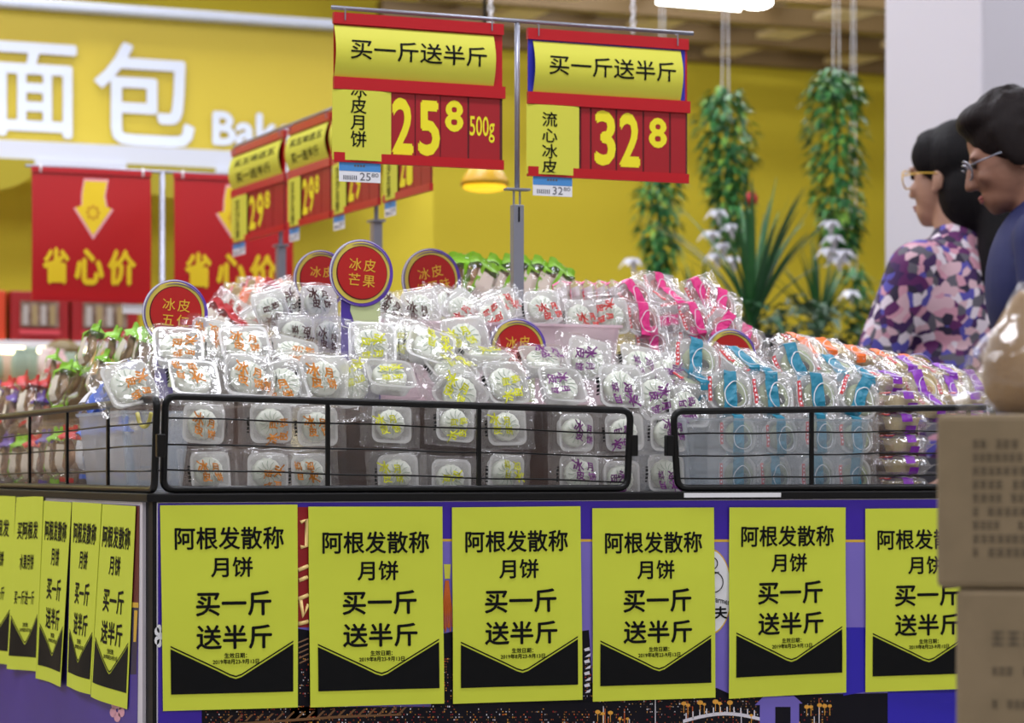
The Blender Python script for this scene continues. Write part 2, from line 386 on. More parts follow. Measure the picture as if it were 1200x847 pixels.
# red banners
YR = 3.0
def N(px, py): return atY(px, py, YR)
M_ban = mat('banner_red', (184, 10, 20), .4); M_bant = mat('banner_yellow', (240, 206, 24), .5)
t = empty('banner_stand', (N(190, 300).x, YR, 0), 'grey pole and rail that carry the two red banners', 'stand')
q = N(190, 204); g = G(); g.tube([(q.x, YR, 0), (q.x, YR, q.z+.004)], .007, 10); new('pole', g, M_metal, t, True)
g = G(); g.tube([(N(30, 200).x, YR, q.z+.006), (N(352, 200).x, YR, q.z+.006)], .004, 8); new('rail', g, M_metal, t, True)
for (pa, pb, ya, yb, lab, rt) in ((36.5, 176, 200, 321, 'red banner with a yellow arrow, the left one of the pair', q.z), (203, 342, 205, 324, 'red banner with a yellow arrow, half hidden behind the side price boards', q.z)):
    a, b = N(pa, ya), N(pb, yb); zt_ = q.z+.001; zb_ = zt_-.335
    t = empty('price_banner', (a.x, YR, zb_), lab, 'banner', 'red banners on the far rail')
    Q = Quad((a.x, YR-.004, zt_), (b.x, YR-.004, zt_), (b.x, YR-.004, zb_), (a.x, YR-.004, zb_), curl=lambda u, v: .006*math.sin(v*PI))
    g = G(); Q.rect(g, 0, 0, 1, 1, 0, .002, 4, 10); new('sheet', g, M_ban, t, True)
    for va, vb in ((.965, 1.01), (-.01, .03)):
        g = G(); Q.rect(g, -.005, va, 1.005, vb, .001, .005, 2, 1); new('clip_strip', g, M_red, t)
    def arrow(s, o):
        c = (.5, .24)
        P = [(.44, .085), (.625, .085), (.60, .20), (.615, .275), (.66, .29), (.505, .50), (.36, .29), (.415, .275), (.42, .18)]
        return [(c[0]+(u-c[0])*s, c[1]+(v-c[1])*s) for u, v in P]
    g = G(); Q.poly(g, list(reversed(arrow(1.13, 0))), .003); new('arrow_outline', g, mat('arrow_pink', (240, 170, 175), .5), t)
    g = G(); Q.poly(g, list(reversed(arrow(1, 0))), .0036); new('arrow', g, M_bant, t)
    g = G()
    for k in range(8):
        an = 2*PI*k/8; c = (.505+.045*math.cos(an), .325+.045*math.sin(an)); Q.rect(g, c[0]-.012, c[1]-.012, c[0]+.012, c[1]+.012, .0042, 0)
    new('flower_mark', g, mat('arrow_gold', (210, 150, 20), .5), t)
    for s, u0, u1 in (('省', .085, .31), ('心', .35, .60), ('价', .63, .87)):
        g = G(); text(g, s, (u0, .60, u1, .88), lambda u, v: Q(u, v, .0036), .045); new('letter', g, M_bant, t)
    g = G(); Q.rect(g, .76, 1.015, .99, 1.09, .001, .001); new('paper_label', g, M_white, t)
    for u in (.07, .93):
        g = G(); p = Q(u, .03, .004); g.tube([p+Vector((0, 0, .02)), p+Vector((0, -.004, .01)), p], .003, 6); new('hook', g, M_white, t)

# ------------------------------------------------------------------ display table
ZT = 0.786                                        # shelf floor of the display
TX1, TY1 = 1.62, 2.95
t = empty('display_table', (0, 0, 0), 'large promotion display table with black edge and stepped brown wooden risers', 'table')
g = G(); g.box((.012, .012, .0), (TX1-.012, TY1-.012, ZT-.012)); new('base', g, mat('table_core', (60, 50, 60), .6), t)
g = G(); g.box((-.010, -.010, ZT-.012), (TX1, TY1, ZT)); new('shelf_top', g, M_edge, t, bevel=.002)
g = G(); g.box((-.0005, -.004, 0), (.0068, .036, ZT-.012)); new('corner_post', g, M_edge, t)
g = G(); g.box((.30, .262, ZT), (TX1-.2, TY1-.27, .925)); new('riser', g, M_wood, t, bevel=.003)
g = G(); g.box((.36, .50, .925), (TX1-.3, TY1-.5, 1.02)); new('riser', g, M_wood, t, bevel=.003)
g = G(); a, b = atY(802, 585, -.0118), atY(915, 588, -.0118); g.box((a.x, -.0125, ZT-.009), (b.x, -.0102, ZT-.002)); new('label_strip', g, M_white, t, label='white label strip on the shelf edge')

for pa, pb, zr in ((150, 96, .948), (95, 56, .898), (55, -60, .872)):          # side steps under the heaped pouches
    ya_, yb_ = max(.265, atX(pa, 450, .15).y), atX(pb, 450, .15).y
    g = G(); g.box((.143, ya_, ZT), (.298, yb_-.002, zr)); new('riser', g, M_wood, t, bevel=.002)
g = G(); g.box((.34, .98, .90), (.86, 1.45, 1.062)); new('riser', g, M_wood, t, bevel=.003)
a, b = atY(540, 330, .72), atY(662, 330, .72)
g = G(); g.box((a.x, .66, 1.0), (b.x, .80, 1.105)); new('riser', g, M_wood, t, bevel=.003)

# fascia boards -------------------------------------------------------
YF = -.006
def FPT(px, py, o=0): p = atY(px, py, YF); p.y -= o; return p
t = empty('fascia_panel', (.012, YF, .05), 'purple printed board with a night city scene on the front of the table', 'panel')
xl = FPT(184, 700).x; zt_ = ZT-.0125
g = G(); g.box((xl, YF, .05), (TX1-.02, -.001, zt_)); new('board', g, mat('fascia_white_edge', (214, 208, 216), .5), t)
M_lav = mat('print_lavender', (128, 112, 200), .45, noise=(2.2, (104, 92, 188))); M_dark = mat('print_night', (12, 10, 22), .5, spec=.2)
M_dred = mat('print_red', (150, 16, 24), .45); M_pblue = mat('print_blue', (40, 24, 176), .45)
M_lit = [mat('light_gold', (236, 170, 60), .5), mat('light_amber', (200, 96, 24), .5), mat('light_red', (170, 30, 24), .5), mat('light_white', (226, 222, 232), .5), mat('light_tan', (120, 82, 46), .5)]
lay = [0.0003]
def prt(name, polys, m, lab=None):
    g = G()
    for P in polys:
        g.add([FPT(x, y, lay[0]) for x, y in reversed(P)], [tuple(range(len(P)))])
    o = new(name, g, m, t, label=lab); lay[0] += .00005; return o
def rc(a, b, c, d): return [(a, b), (c, b), (c, d), (a, d)]
prt('printed_ground', [[(185, 589.6), (1400, 583.5), (1400, 1060), (185, 1080)]], M_lav)
prt('printed_band', [[(185, 589.6), (1400, 583.5), (1400, 633), (185, 631)]], M_purple)
prt('printed_band', [[(185, 631), (200, 631), (200, 1080), (185, 1080)]], M_purple)
prt('gold_line', [[(350, 631), (1400, 633), (1400, 636), (350, 634)]], M_gold)
prt('red_gate', [[(340, 594), (362, 594), (362, 735), (340, 735)]], M_dred)
prt('night_block', [[(340, 735), (372, 740), (372, 850), (340, 850)], [(505, 745), (540, 738), (560, 800), (700, 822), (700, 860), (230, 850), (230, 828), (505, 828)],
    [(676, 740), (690, 738), (694, 800), (840, 806), (860, 815), (1040, 812), (1040, 870), (676, 870)], [(230, 848), (1050, 848), (1050, 1075), (230, 1080)]], M_dark)
prt('blue_floor', [[(988, 735), (1016, 735), (1016, 810), (988, 815)], [(1040, 806), (1400, 800), (1400, 1070), (1040, 1075)]], M_pblue)
prt('purple_corner', [[(185, 815), (236, 824), (240, 1080), (185, 1080)]], M_purple)
# gold lettering strokes and eaves on the red gate
g = G()
for pts in ([(352, 612), (359, 608), (359, 640), (352, 641)], [(349, 668), (361, 663)], [(350, 680), (360, 676)], [(349, 702), (361, 697)], [(352, 703), (355, 722), (361, 708)], [(349, 731), (361, 728)]):
    g.tube([FPT(x, y, .001) for x, y in pts], .0030, 8)
new('gold_lettering', g, mat('gold_letter', (240, 206, 130), .35), t, True)
g = G()
for k in range(5): g.tube([FPT(349+k*.4, 753+k*6, .001), FPT(361, 748+k*6, .001)], .0012, 5)
new('roof_eave', g, M_lit[4], t)
g = G()
for k in range(5):
    a = 2*PI*k/5; c = (185.5+2.2*math.cos(a), 745+9*math.sin(a)); g.add([FPT(c[0]+3*math.cos(2*PI*j/10), c[1]+5*math.sin(2*PI*j/10), .0012) for j in range(9, -1, -1)], [tuple(range(10))])
new('blossom', g, M_white, t)
# lantern with orange tassel
g = G(); g.add([FPT(x, y, lay[0]) for x, y in reversed([(520, 661), (528, 661), (527, 678), (521, 678)])], [(0, 1, 2, 3)]); new('lantern', g, M_hdr, t)
g = G()
for k in range(9):
    x = 519+k*1.2; g.tube([FPT(523.5+(k-4)*.4, 680, .001), FPT(x, 710, .001), FPT(x-1+(k % 3), 738+R.uniform(-4, 4), .001)], .0009, 5)
new('tassel', g, M_lit[1], t)
# round emblem with a line-drawn figure, partly under the posters
cx, cy = 832, 693
lay[0] += .00005
prt('emblem_ring', [[(cx+25.5*math.cos(2*PI*k/40), cy+50.5*math.sin(2*PI*k/40)) for k in range(40)]], M_gold)
prt('emblem_disc', [[(cx+24.5*math.cos(2*PI*k/40), cy+48.5*math.sin(2*PI*k/40)) for k in range(40)]], M_white)
g = G()
for ex, ey, rx, ry in ((834, 660, 6.5, 7), (836, 682, 11, 12)):
    g.tube([FPT(ex+rx*math.cos(2*PI*k/20), ey+ry*math.sin(2*PI*k/20), .0013) for k in range(20)], .0008, 5, True)
g.tube([FPT(826, 671, .0013), FPT(832, 674, .0013), FPT(842, 670, .0013)], .0008, 5)
new('line_figure', g, M_blk, t)
g = G(); q = Quad(FPT(835, 698, .0016), FPT(855, 702, .0016), FPT(855, 709, .0016), FPT(835, 705, .0016)); text(g, 'Farmer', (0, 0, 1, 1), q, .01)
q = Quad(FPT(819, 711, .0016), FPT(852, 710, .0016), FPT(852, 725, .0016), FPT(819, 726, .0016)); text(g, '农夫', (0, 0, 1, 1), q, .03); new('emblem_lettering', g, M_blk, t)
# lights of the night scene
lay[0] += .00005
RR = random.Random(5)
for mi, m in enumerate(M_lit):
    P = []
    for k in range(210):
        a = RR.random()
        if a < .35: x, y = RR.uniform(240, 530), RR.uniform(826, 850)
        elif a < .55: x, y = RR.uniform(530, 700), RR.uniform(832, 850)
        elif a < .9: x, y = RR.uniform(700, 975), RR.uniform(818, 850)
        else: x, y = RR.choice([RR.uniform(350, 361), RR.uniform(519, 530), RR.uniform(684, 693)]), RR.uniform(770, 822)
        y = round(y/3.1)*3.1+RR.uniform(-.3, .3); x = round(x/1.9)*1.9; w, h = RR.uniform(.5, 1.5), RR.uniform(.6, 1.9); P.append(rc(x-w/2, y-h/2, x+w/2, y+h/2))
        if a > .62 and a < .66 and mi in (1, 3): P.append(rc(x-.5, y, x+.5, 849))
    prt('city_lights', P, m)['kind'] = 'stuff'
# bridge, columns and lanterns
P = [[(800+i*10, 843-9*math.sin(PI*i/10)) for i in range(11)] + [(900-i*10, 847-9*math.sin(PI*i/10)) for i in range(11)]]
P += [rc(803+i*8, 836-8*math.sin(PI*(i*8+3)/100), 804.4+i*8, 845-8*math.sin(PI*(i*8+3)/100)) for i in range(12)]
prt('bridge', P, M_lit[3])
P = []
for x, y, r in ((700, 834, 3), (706, 836, 2.5), (715, 835, 3), (726, 842, 2), (735, 842, 2), (801, 824, 3), (806, 826, 2.5), (820, 823, 3.5), (825, 825, 2), (838, 822, 3.5), (843, 824, 2.5), (855, 823, 3.5), (880, 838, 2), (945, 828, 3), (950, 828, 2.5), (960, 826, 3), (966, 827, 3), (972, 827, 2.5)):
    P.append([(x+r*math.cos(2*PI*k/12), y+r*.8*math.sin(2*PI*k/12)) for k in range(12)]); P.append(rc(x-.35, y, x+.35, y+11))
prt('lantern_lights', P, M_lit[0])
prt('gate_house', [rc(890, 824, 936, 849), [(884, 826), (940, 824), (930, 815), (894, 816)]], M_lav); prt('gate_door', [rc(908, 828, 926, 849)], M_dark)
P = [[(262+i*12, 846-i*.6), (270+i*12, 838-i*.6), (273+i*12, 838-i*.6), (265+i*12, 846-i*.6)] for i in range(18)]
P += [[(258, 848), (400, 838), (470, 836), (470, 838), (400, 841), (258, 851)]]
prt('palace_roof', P, M_lit[4])
P = [[(684+(k % 2)*4, 760+k*7), (690+(k % 2)*2, 758+k*7), (691, 762+k*7), (685, 763+k*7)] for k in range(8)]
prt('white_tower', P, M_lit[3])

XF = -.006
def FPX(px, py, o=0): p = atX(px, py, XF); p.x -= o; return p
t = empty('fascia_panel', (XF, .0, .05), 'purple printed board with a white edge along the left side of the table', 'panel')
a = FPX(167, 600)
g = G(); g.box((XF, a.y, .05), (-.001, TY1-.02, zt_)); new('board', g, MC['fascia_white_edge'], t)
def prx(name, P, m, o): g = G(); g.add([FPX(x, y, o) for x, y in reversed(P)], [tuple(range(len(P)))]); new(name, g, m, t)
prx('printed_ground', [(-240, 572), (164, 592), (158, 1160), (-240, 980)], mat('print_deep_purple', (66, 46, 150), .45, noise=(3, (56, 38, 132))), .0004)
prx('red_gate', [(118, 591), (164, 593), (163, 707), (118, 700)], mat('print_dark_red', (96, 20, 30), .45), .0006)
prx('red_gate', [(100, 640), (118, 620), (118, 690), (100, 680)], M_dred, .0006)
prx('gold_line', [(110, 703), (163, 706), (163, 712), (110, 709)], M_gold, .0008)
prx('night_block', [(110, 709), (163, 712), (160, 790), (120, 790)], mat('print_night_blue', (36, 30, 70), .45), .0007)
prx('gold_line', [(158, 715), (162, 715), (160, 752), (157, 752)], M_gold, .0009)
g = G()
for k in range(5):
    an = 2*PI*k/5+.3; c = (138+5*math.cos(an), 832+8*math.sin(an)); g.add([FPX(c[0]+4*math.cos(2*PI*j/10), c[1]+6*math.sin(2*PI*j/10), .0009) for j in range(9, -1, -1)], [tuple(range(10))])
new('blossom', g, mat('blossom_pink', (222, 160, 176), .5), t)

# ------------------------------------------------------------------ posters
CH = [(.059, .70), (.40, .812), (.49, .843), (.533, .852), (.575, .843), (.66, .808), (.964, .686), (.964, .918), (.059, .922)]
def poster(Q, lab, grp, l1='阿根发散称', l2='月饼', l3='买一斤', l4='送半斤', dv=0.0, dt=.012, two=False):
    t = empty('promotion_poster', Q(.5, 1), lab, 'poster', grp)
    g = G(); Q.rect(g, 0, 0, 1, 1, 0, .0004, 10, 12); new('paper', g, M_yel, t)
    g = G(); o = .0011; F = lambda u, v: Q(u, v+dv, o); F2 = lambda u, v: Q(u, v+dv+dt, o)
    if not two:
        text(g, l1, (.10, .106, .897, .218), F2, .018); text(g, l2, (.358, .254, .665, .354), F2, .018)
        text(g, l3, (.244, .421, .80, .544), F, .022); text(g, l4, (.244, .586, .804, .706), F, .022)
    else:
        text(g, l1, (.12, .14, .86, .245), F2, .018); text(g, l2, (.26, .33, .74, .42), F2, .018); text(g, l3, (.14, .54, .80, .62), F, .012)
    text(g, '生效日期：', (.45, .724, .615, .75), F, .02); text(g, '2019年8月23-9月13日', (.365, .754, .705, .779), F, .02)
    new('lettering', g, M_blk, t)
    g = G()
    for i in range(len(CH)-3):               # chevron body in vertical strips so that it follows the paper
        (u0, v0), (u1, v1) = CH[i], CH[i+1]
        for k in range(4):
            a, b = k/4, (k+1)/4; ua, ub = u0+(u1-u0)*a, u0+(u1-u0)*b; va, vb = v0+(v1-v0)*a, v0+(v1-v0)*b
            for j in range(4):
                c, d = j/4, (j+1)/4; e = .921
                g.add([F(ua, va+(e-va)*c), F(ub, vb+(e-vb)*c), F(ub, vb+(e-vb)*d), F(ua, va+(e-va)*d)], [(0, 3, 2, 1)])
            va -= .016; vb -= .016; h = .0075
            g.add([F(ua, va), F(ub, vb), F(ub, vb+h), F(ua, va+h)], [(0, 3, 2, 1)])
    new('chevron', g, M_blk, t)
PG = 'promotion posters on the front of the table'
YP = YF-.0026
fp = [((187.5, 592), (348.5, 591), (348.5, 828.5), (191, 833), 0, 0), ((361, 593.5), (518, 593.5), (519.5, 824), (362.5, 828.5), 0, .018), ((529.5, 594.5), (680, 593), (681.5, 819.5), (530.5, 824.5), 0, .014),
      ((694, 595.5), (836.5, 594.5), (837.5, 817), (694.5, 822), 0, .018), ((854.5, 594.5), (990.5, 594.5), (990, 811), (853, 818.5), -.03, .02), ((1014, 596), (1150, 595), (1150, 806), (1014, 811), -.006, .014)]
for i, (a, b, c, d, dv, dt) in enumerate(fp):
    ph = R.uniform(0, 6); Q = Quad(*[atY(p[0], p[1], YP) for p in (a, b, c, d)], curl=lambda u, v, ph=ph: .0018*(1+math.sin(5*u+ph))*v+.0012*(1+math.sin(7*v+ph))*.5)
    poster(Q, 'yellow promotion poster with black lettering, %s on the front of the table' % ordinal(i, 6), PG, dv=dv, dt=dt)
XP = XF-.0022
sp = [((-20, 581), (18.5, 580.5), (12, 779), (-22, 772), True), ((19.5, 582.5), (51, 581), (44, 786.5), (13.5, 783.5), True), ((51.5, 586.5), (84, 588.5), (76.5, 804.5), (44, 794.5), False),
      ((84.8, 588), (119.3, 590), (110.2, 813.5), (78.6, 803.5), False), ((119.3, 590.5), (159.3, 593), (149.2, 831), (111.2, 816), False)]
for i, (a, b, c, d, two) in enumerate(sp):
    ph = i*1.7; Q = Quad(*[atX(p[0], p[1], XP-.0012*(i % 2)) for p in (a, b, c, d)], curl=lambda u, v, ph=ph: .004*(1+math.sin(4*u+ph))*v)
    kw = dict(l1='买阿根发', l2='水果月饼', l3='买一斤送一斤', two=True) if two else {}
    poster(Q, 'yellow promotion poster, %s of five along the left side of the table' % ['farthest', 'second farthest', 'middle one', 'second nearest', 'nearest'][i], 'promotion posters on the left side of the table', dt=.0, **kw)

# ------------------------------------------------------------------ black wire guards
def guard(lab, tl, tr, br, bl, ups, wires, P, brk, dirv):
    """P(px, py) -> point on the guard's plane"""
    TL, TR, BR, BL = P(*tl), P(*tr), P(*br), P(*bl)
    zb_ = ZT+.0056
    for p in (BR, BL): p.z = zb_
    t = empty('wire_guard', (BL+BR)/2-Vector((0, 0, .005)), lab, 'guard', 'black wire guards round the table')
    g = G(); r = .016; C = [TL, TR, BR, BL]; pts = []
    for i in range(4):
        p, a, b = C[i], (C[i-1]-C[i]).normalized(), (C[(i+1) % 4]-C[i]).normalized()
        for k in range(6):
            s = k/5; pts.append(p + a*r*(1-s)**2 + b*r*s**2)
    g.tube(pts, .0054, 10, True); new('frame', g, M_wire, t, True)
    top = lambda px: P(px, tl[1]+(tr[1]-tl[1])*(px-tl[0])/(tr[0]-tl[0]))
    back = dirv*.003
    for px in ups:
        a = top(px); b = Vector((a.x, a.y, zb_)); g = G(); w = Vector((.0032, 0, 0)) if abs(dirv.y) > .5 else Vector((0, .0032, 0)); n = dirv*.0022
        g.loft([[tuple(q+w+n), tuple(q-w+n), tuple(q-w-n), tuple(q+w-n)] for q in (b, a)]); new('upright', g, M_wire, t)
    for (ya, yb) in wires:
        L = P(tl[0], ya); Rr = P(tr[0], yb); g = G()
        g.tube([L + (Rr-L)*k/16 + back + Vector((0, 0, .0008*math.sin(k*1.3+ya))) for k in range(17)], .0013, 6); new('wire', g, M_wire, t, True)
    for px, py in brk:
        c = P(px, py); g = G(); M = Matrix.Translation(c)
        g.box((-.006, -.006, -.016), (.006, .006, .016), M); new('clip', g, M_wire, t, bevel=.0015)
FR = lambda x, y: atY(x, y, 0)
guard('black wire guard with rounded corners in front of the orange, yellow and purple packs', (194, 464), (739, 481), (735, 582), (191, 578), (384, 561), ((489, 508), (520, 535), (550, 564.7)), FR, ((742, 522),), Vector((0, 1, 0)))
guard('black wire guard on the right in front of the teal-banded packs', (789, 482), (1164, 477), (1164, 583), (794, 583), (951, 1135), ((508.5, 504), (534.8, 529.5), (561, 555)), FR, ((784, 522),), Vector((0, 1, 0)))
FL = lambda x, y: atX(x, y, 0)
guard('black wire guard running back along the left side of the table', (-70, 497), (184, 467), (181, 582), (-70, 577), (34.7, 78.6, 126.5, -30), ((519, 494), (536, 521.5), (557, 551)), FL, ((188, 522),), Vector((1, 0, 0)))

# ------------------------------------------------------------------ tubs
def tub(lab, x0, x1, y0, y1, z0, z1, m, grp, taper=.012):
    cx, cy = (x0+x1)/2, (y0+y1)/2; w, d = x1-x0, y1-y0
    t = empty('display_tub', (cx, cy, z0), lab, 'tub', grp)
    o = lambda k, z, e=0: rrect(w-2*taper*(1-k)-2*e, d-2*taper*(1-k)-2*e, .012, z, 4, cx, cy)
    g = G(); g.loft([o(0, z0+.0005), o(1, z1), o(1, z1, .0018), o(0, z0+.003, .0018)], True, True); new('shell', g, m, t)
    g = G(); g.loft([o(1, z1-.003, -.004), o(1, z1+.001, -.004), o(1, z1+.001, .0018), o(1, z1-.003, .0018)], False, False)
    g.loft([o(1, z1-.003, .0018), o(1, z1-.003, -.004)], False, False); new('rim', g, m, t)
FRT = 'front row of plastic tubs'
def X0(px, Y=.024): return atY(px, 530, Y).x
tub('clear plastic tub of orange-lettered packs at the left front corner', X0(194), X0(398), .024, .25, ZT, .914, M_tub, FRT)
tub('clear plastic tub of yellow-lettered packs, second in the front row', X0(402), X0(632), .024, .25, ZT, .913, M_tub, FRT)
tub('clear plastic tub of purple-lettered packs, third in the front row', X0(637), X0(800), .024, .25, ZT, .911, M_tub, FRT)
tub('frosted plastic tub of teal-banded packs, fourth in the front row', X0(806), X0(1022), .024, .25, ZT, atY(915, 491, .024).z, M_tubf, FRT)
tub('clear low tub under the purple-ribbon stack at the right', X0(1028), X0(1150), .024, .25, ZT, ZT+.03, M_tub, FRT)
Y2 = .325
zz = lambda py: atY(520, py, Y2).z
SRT = 'second row of plastic tubs'
tub('clear grey tub of brown-lettered packs, left in the second row', X0(318, Y2), X0(396, Y2), Y2, .47, .926, zz(373), M_tub, SRT)
tub('pale pink plastic tub of brown and red lettered packs, middle of second row', X0(442, Y2), X0(729, Y2), Y2, .47, .926, zz(377), M_tubp, SRT)
tub('clear tub of pink-banded packs, right in the second row', X0(734, Y2), X0(862, Y2), Y2, .47, .926, zz(390), M_tub, SRT)
SID = 'plastic tubs along the left side'
yL = lambda px: atX(px, 530, .024).y
tub('bluish tub at the near end of the left side, beside the corner', .024, .134, .258, yL(90), ZT, .908, M_tubf, SID)
g = G(); g.tube([atX(161+16*k/10, 484+16*math.sin(PI*k/10)**.6, .0225) for k in range(11)], .0032, 6)
for o in COL.objects:
    if o.get('label', '').startswith('clear plastic tub of orange'): new('curved_mark', g, mat('mark_yellow', (226, 214, 110), .5), o, True, label='yellow curved mark')
tub('clear tub of striped pouches, second along the left side', .024, .134, yL(88), yL(40), ZT, .90, M_tub, SID)
tub('clear tub of striped pouches, farthest along the left side', .024, .134, yL(37), yL(-45), ZT, .90, M_tub, SID)

# ------------------------------------------------------------------ packs
from mathutils import noise as NZ
PW, PH, PT = .094, .070, .028
def sm(x): x = max(0, min(1, x)); return x*x*(3-2*x)
def film_pt(u, v, side, seed, w=PW, h=PH, t=PT, o=0, crimp=.10):
    x = (u-.5)*w; z = v*h; e = min(u, 1-u)
    b = sm((e-crimp*.7)/.13)*sm(min(v, 1-v)/.10)**.6
    nz = NZ.noise(Vector((x*70, z*70+seed*9, seed*3.1)))*.0026 + NZ.noise(Vector((x*170, z*170, seed*5)))*.0012
    y = side*(t/2*b + o + nz*(.3+.7*b))
    if e < crimp: y += .0011*math.sin(v*h*1400)*(1-b)
    z += .0022*NZ.noise(Vector((u*5, seed*2.2, v)))*(1 if v > .5 else -1)
    x += .0018*NZ.noise(Vector((v*6, seed*1.2, u)))
    return (x, y, z)
def film(seed, **k):
    g = G(); g.grid(lambda u, v: film_pt(u, v, -1, seed, **k), 20, 14); g.grid(lambda u, v: film_pt(1-u, v, 1, seed+.5, **k), 14, 10); return g
MZY = Matrix.Rotation(PI/2, 4, 'X')                # z axis -> -y
def ink(n, c): return mat('ink_'+n, c, .45)
def pack_base(name, seed, rad, fm=None, tm=None):
    t = empty(name, (0, 0, 0), None, None)
    new('film', film(seed), fm or M_film, t, True)
    L = lambda w, h, y: [(a, y, b+PH/2) for a, b, _ in rrect(w, h, min(w, h)*rad, 0, 4)]
    g = G(); g.loft([L(.046, .042, .0115), L(.056, .052, -.007), L(.062, .058, -.0075), L(.062, .058, -.0085), L(.055, .051, -.0085), L(.045, .041, .0100)], True, True)
    new('tray', g, tm or M_tray, t, False)
    return t
def lettered(key, c, seed, rot):
    t = pack_base('mooncake_pack', seed, .2)
    g = G(); M = Matrix.Translation((0, .006, PH/2)) @ MZY
    g.lathe([(.019, 0), (.0215, .003), (.0215, .011), (.0195, .0145), (.010, .0155), (.002, .0158)], 32, M, lambda a, r, z: 1+(.035*math.cos(a*2*PI*14) if r > .012 else 0)); new('mooncake', g, M_cake, t, True)
    g = G()
    for k in range(12):
        a = 2*PI*k/12; p = lambda r, da: (r*math.cos(a+da), -.0098, PH/2+r*math.sin(a+da)); g.tube([p(.006, 0), p(.012, .16), p(.0175, .05)], .0005, 4)
    for dx in (-.002, .001): g.tube([(dx, -.0102, PH/2-.004), (dx+.0005, -.0102, PH/2+.005)], .0006, 4)
    new('flower_imprint', g, mat('imprint_green', (164, 182, 160), .6), t)
    g = G(); hx, hz = (seed*.37 % 1-.5)*.026, (seed*.61 % 1-.5)*.020-.003
    cs, sn = math.cos(rot), math.sin(rot)
    def F(a, b):                                     # a, b in metres from the print centre, b down
        x, z = a*cs-b*sn+hx, -(a*sn+b*cs)+hz; u = max(.03, min(.97, .5+x/PW)); v = max(.03, min(.97, .5+z/PH)); return film_pt(u, v, -1, seed, o=.0007)
    fm = ((-.004, .010), (.003, -.006), (-.001, .012), (.002, -.004))
    for s, a0, b0, w, h in (('冰', -.019, -.017, .018, .019), ('皮', -.015, .001, .014, .014), ('月', .004, -.014, .011, .013), ('饼', .005, .001, .012, .013)):
        text(g, s, (a0, b0, a0+w, b0+h), lambda a, b: F(a+.16*(b), b+.10*a), .034)
    new('lettering', g, ink(key, c), t)
    g = G(); u0, u1 = (.125, .15) if int(seed) % 2 else (.855, .88)
    for (va, vb) in ((.30, .33), (.36, .42), (.44, .50), (.52, .58), (.60, .63)): g.grid(lambda u, v: film_pt(u0+(u1-u0)*u, va+(vb-va)*v, -1, seed, o=.0006), 1, 1)
    new('date_mark', g, M_blk, t); return t
def banded(key, c, seed, disc, bean):
    t = pack_base('banded_pack', seed, .38, M_filmw, M_trayc if key in ('purpleband', 'orangeband') else None)
    g = G(); M = Matrix.Translation((.005, .006, PH/2)) @ MZY
    g.lathe([(.020, 0), (.0225, .003), (.0225, .010), (.0205, .0135), (.008, .0140), (.0075, .0125), (.001, .0120)], 28, M); new('mooncake', g, mat('skin_'+key, disc, .55), t, True)
    g = G(); g.ell((.009, -.0078, PH/2-.006), (.0095, .0024, .0085), 8); new('filling', g, mat('fill_'+key, bean, .5), t, True)
    g = G(); u0 = .36+(seed*.31 % 1)*.05; g.grid(lambda u, v: film_pt(u0+.19*u, .015+.97*v, -1, seed, o=.0007), 4, 14); g.grid(lambda u, v: film_pt(1-u0-.19*u, .015+.97*v, 1, seed+.5, o=.0007), 4, 14); new('band', g, ink(key, c), t)
    g = G(); K = 26; pts = []
    for k in range(K):
        a = 2*PI*k/K; u, v = .56+.15*math.cos(a)*(1-.25*math.sin(a)), .44+.27*math.sin(a); pts.append(Vector(film_pt(u, v, -1, seed, o=.0012)))
    g.tube(pts, .0007, 5, True); new('loop_outline', g, M_white, t)
    g = G(); g.grid(lambda u, v: film_pt(.17+.045*u, .25+.5*v, -1, seed, o=.0007), 1, 8); new('red_label', g, ink('label_red', (206, 44, 52)), t)
    g = G()
    for k in range(5): g.grid(lambda u, v: film_pt(.183+.018*u, .30+.09*k+.045*v, -1, seed, o=.0011), 1, 1); g.grid(lambda u, v: film_pt(.86+.02*u, .26+.10*k+.05*v, -1, seed, o=.0008), 1, 1)
    new('small_print', g, M_white, t); return t
def pouch(key, c, seed, fill, blob=True):
    t = empty('treat_pouch', (0, 0, 0), None, None); w, h, th = .060, .095, .030
    rt = Matrix(((0, 0, 1, 0), (0, 1, 0, 0), (1, 0, 0, 0), (0, 0, 0, 1)))
    P = lambda u, v, s, o=0: (lambda q: (q[2]-w/2, q[1], q[0]+h/2))(film_pt(v, u, s, seed, w=h, h=w, t=th, o=o, crimp=.14))
    g = G(); g.grid(lambda u, v: P(u, v, -1), 12, 18); g.grid(lambda u, v: P(1-u, v, 1), 10, 14); new('film', g, M_film, t, True)
    g = G()
    for s in (-1, 1):
        g.grid(lambda u, v: P(u, .76+.24*v+.03*math.sin(u*9), s, .0008), 10, 6); g.grid(lambda u, v: P(u, .08*v, s, .0008), 10, 4)
        if key == 'green': g.grid(lambda u, v: P(.06+.13*u+.3*v, v, s, .0009), 3, 16)
    new('coloured_end', g, ink(key, c), t, True)
    g = G()
    for k, (cx, cz) in enumerate(((-.006, .030), (.006, .044), (-.004, .058))): g.lathe([(.010, -.0055), (.0155, -.004), (.0165, 0), (.0155, .004), (.009, .0058)], 18, Matrix.Translation((cx, .001*k, cz)) @ Matrix.Rotation(PI/2-.35+.3*k, 4, 'X'))
    new('filling', g, mat('pouch_fill_%s' % key, fill, .6), t, True)
    g = G(); g.grid(lambda u, v: P(.22+.56*u, .16+.50*v, -1, .0009), 4, 4); new('printed_panel', g, M_white if key == 'bluepouch' else mat('panel_cream', (232, 222, 206), .5), t, True); return t

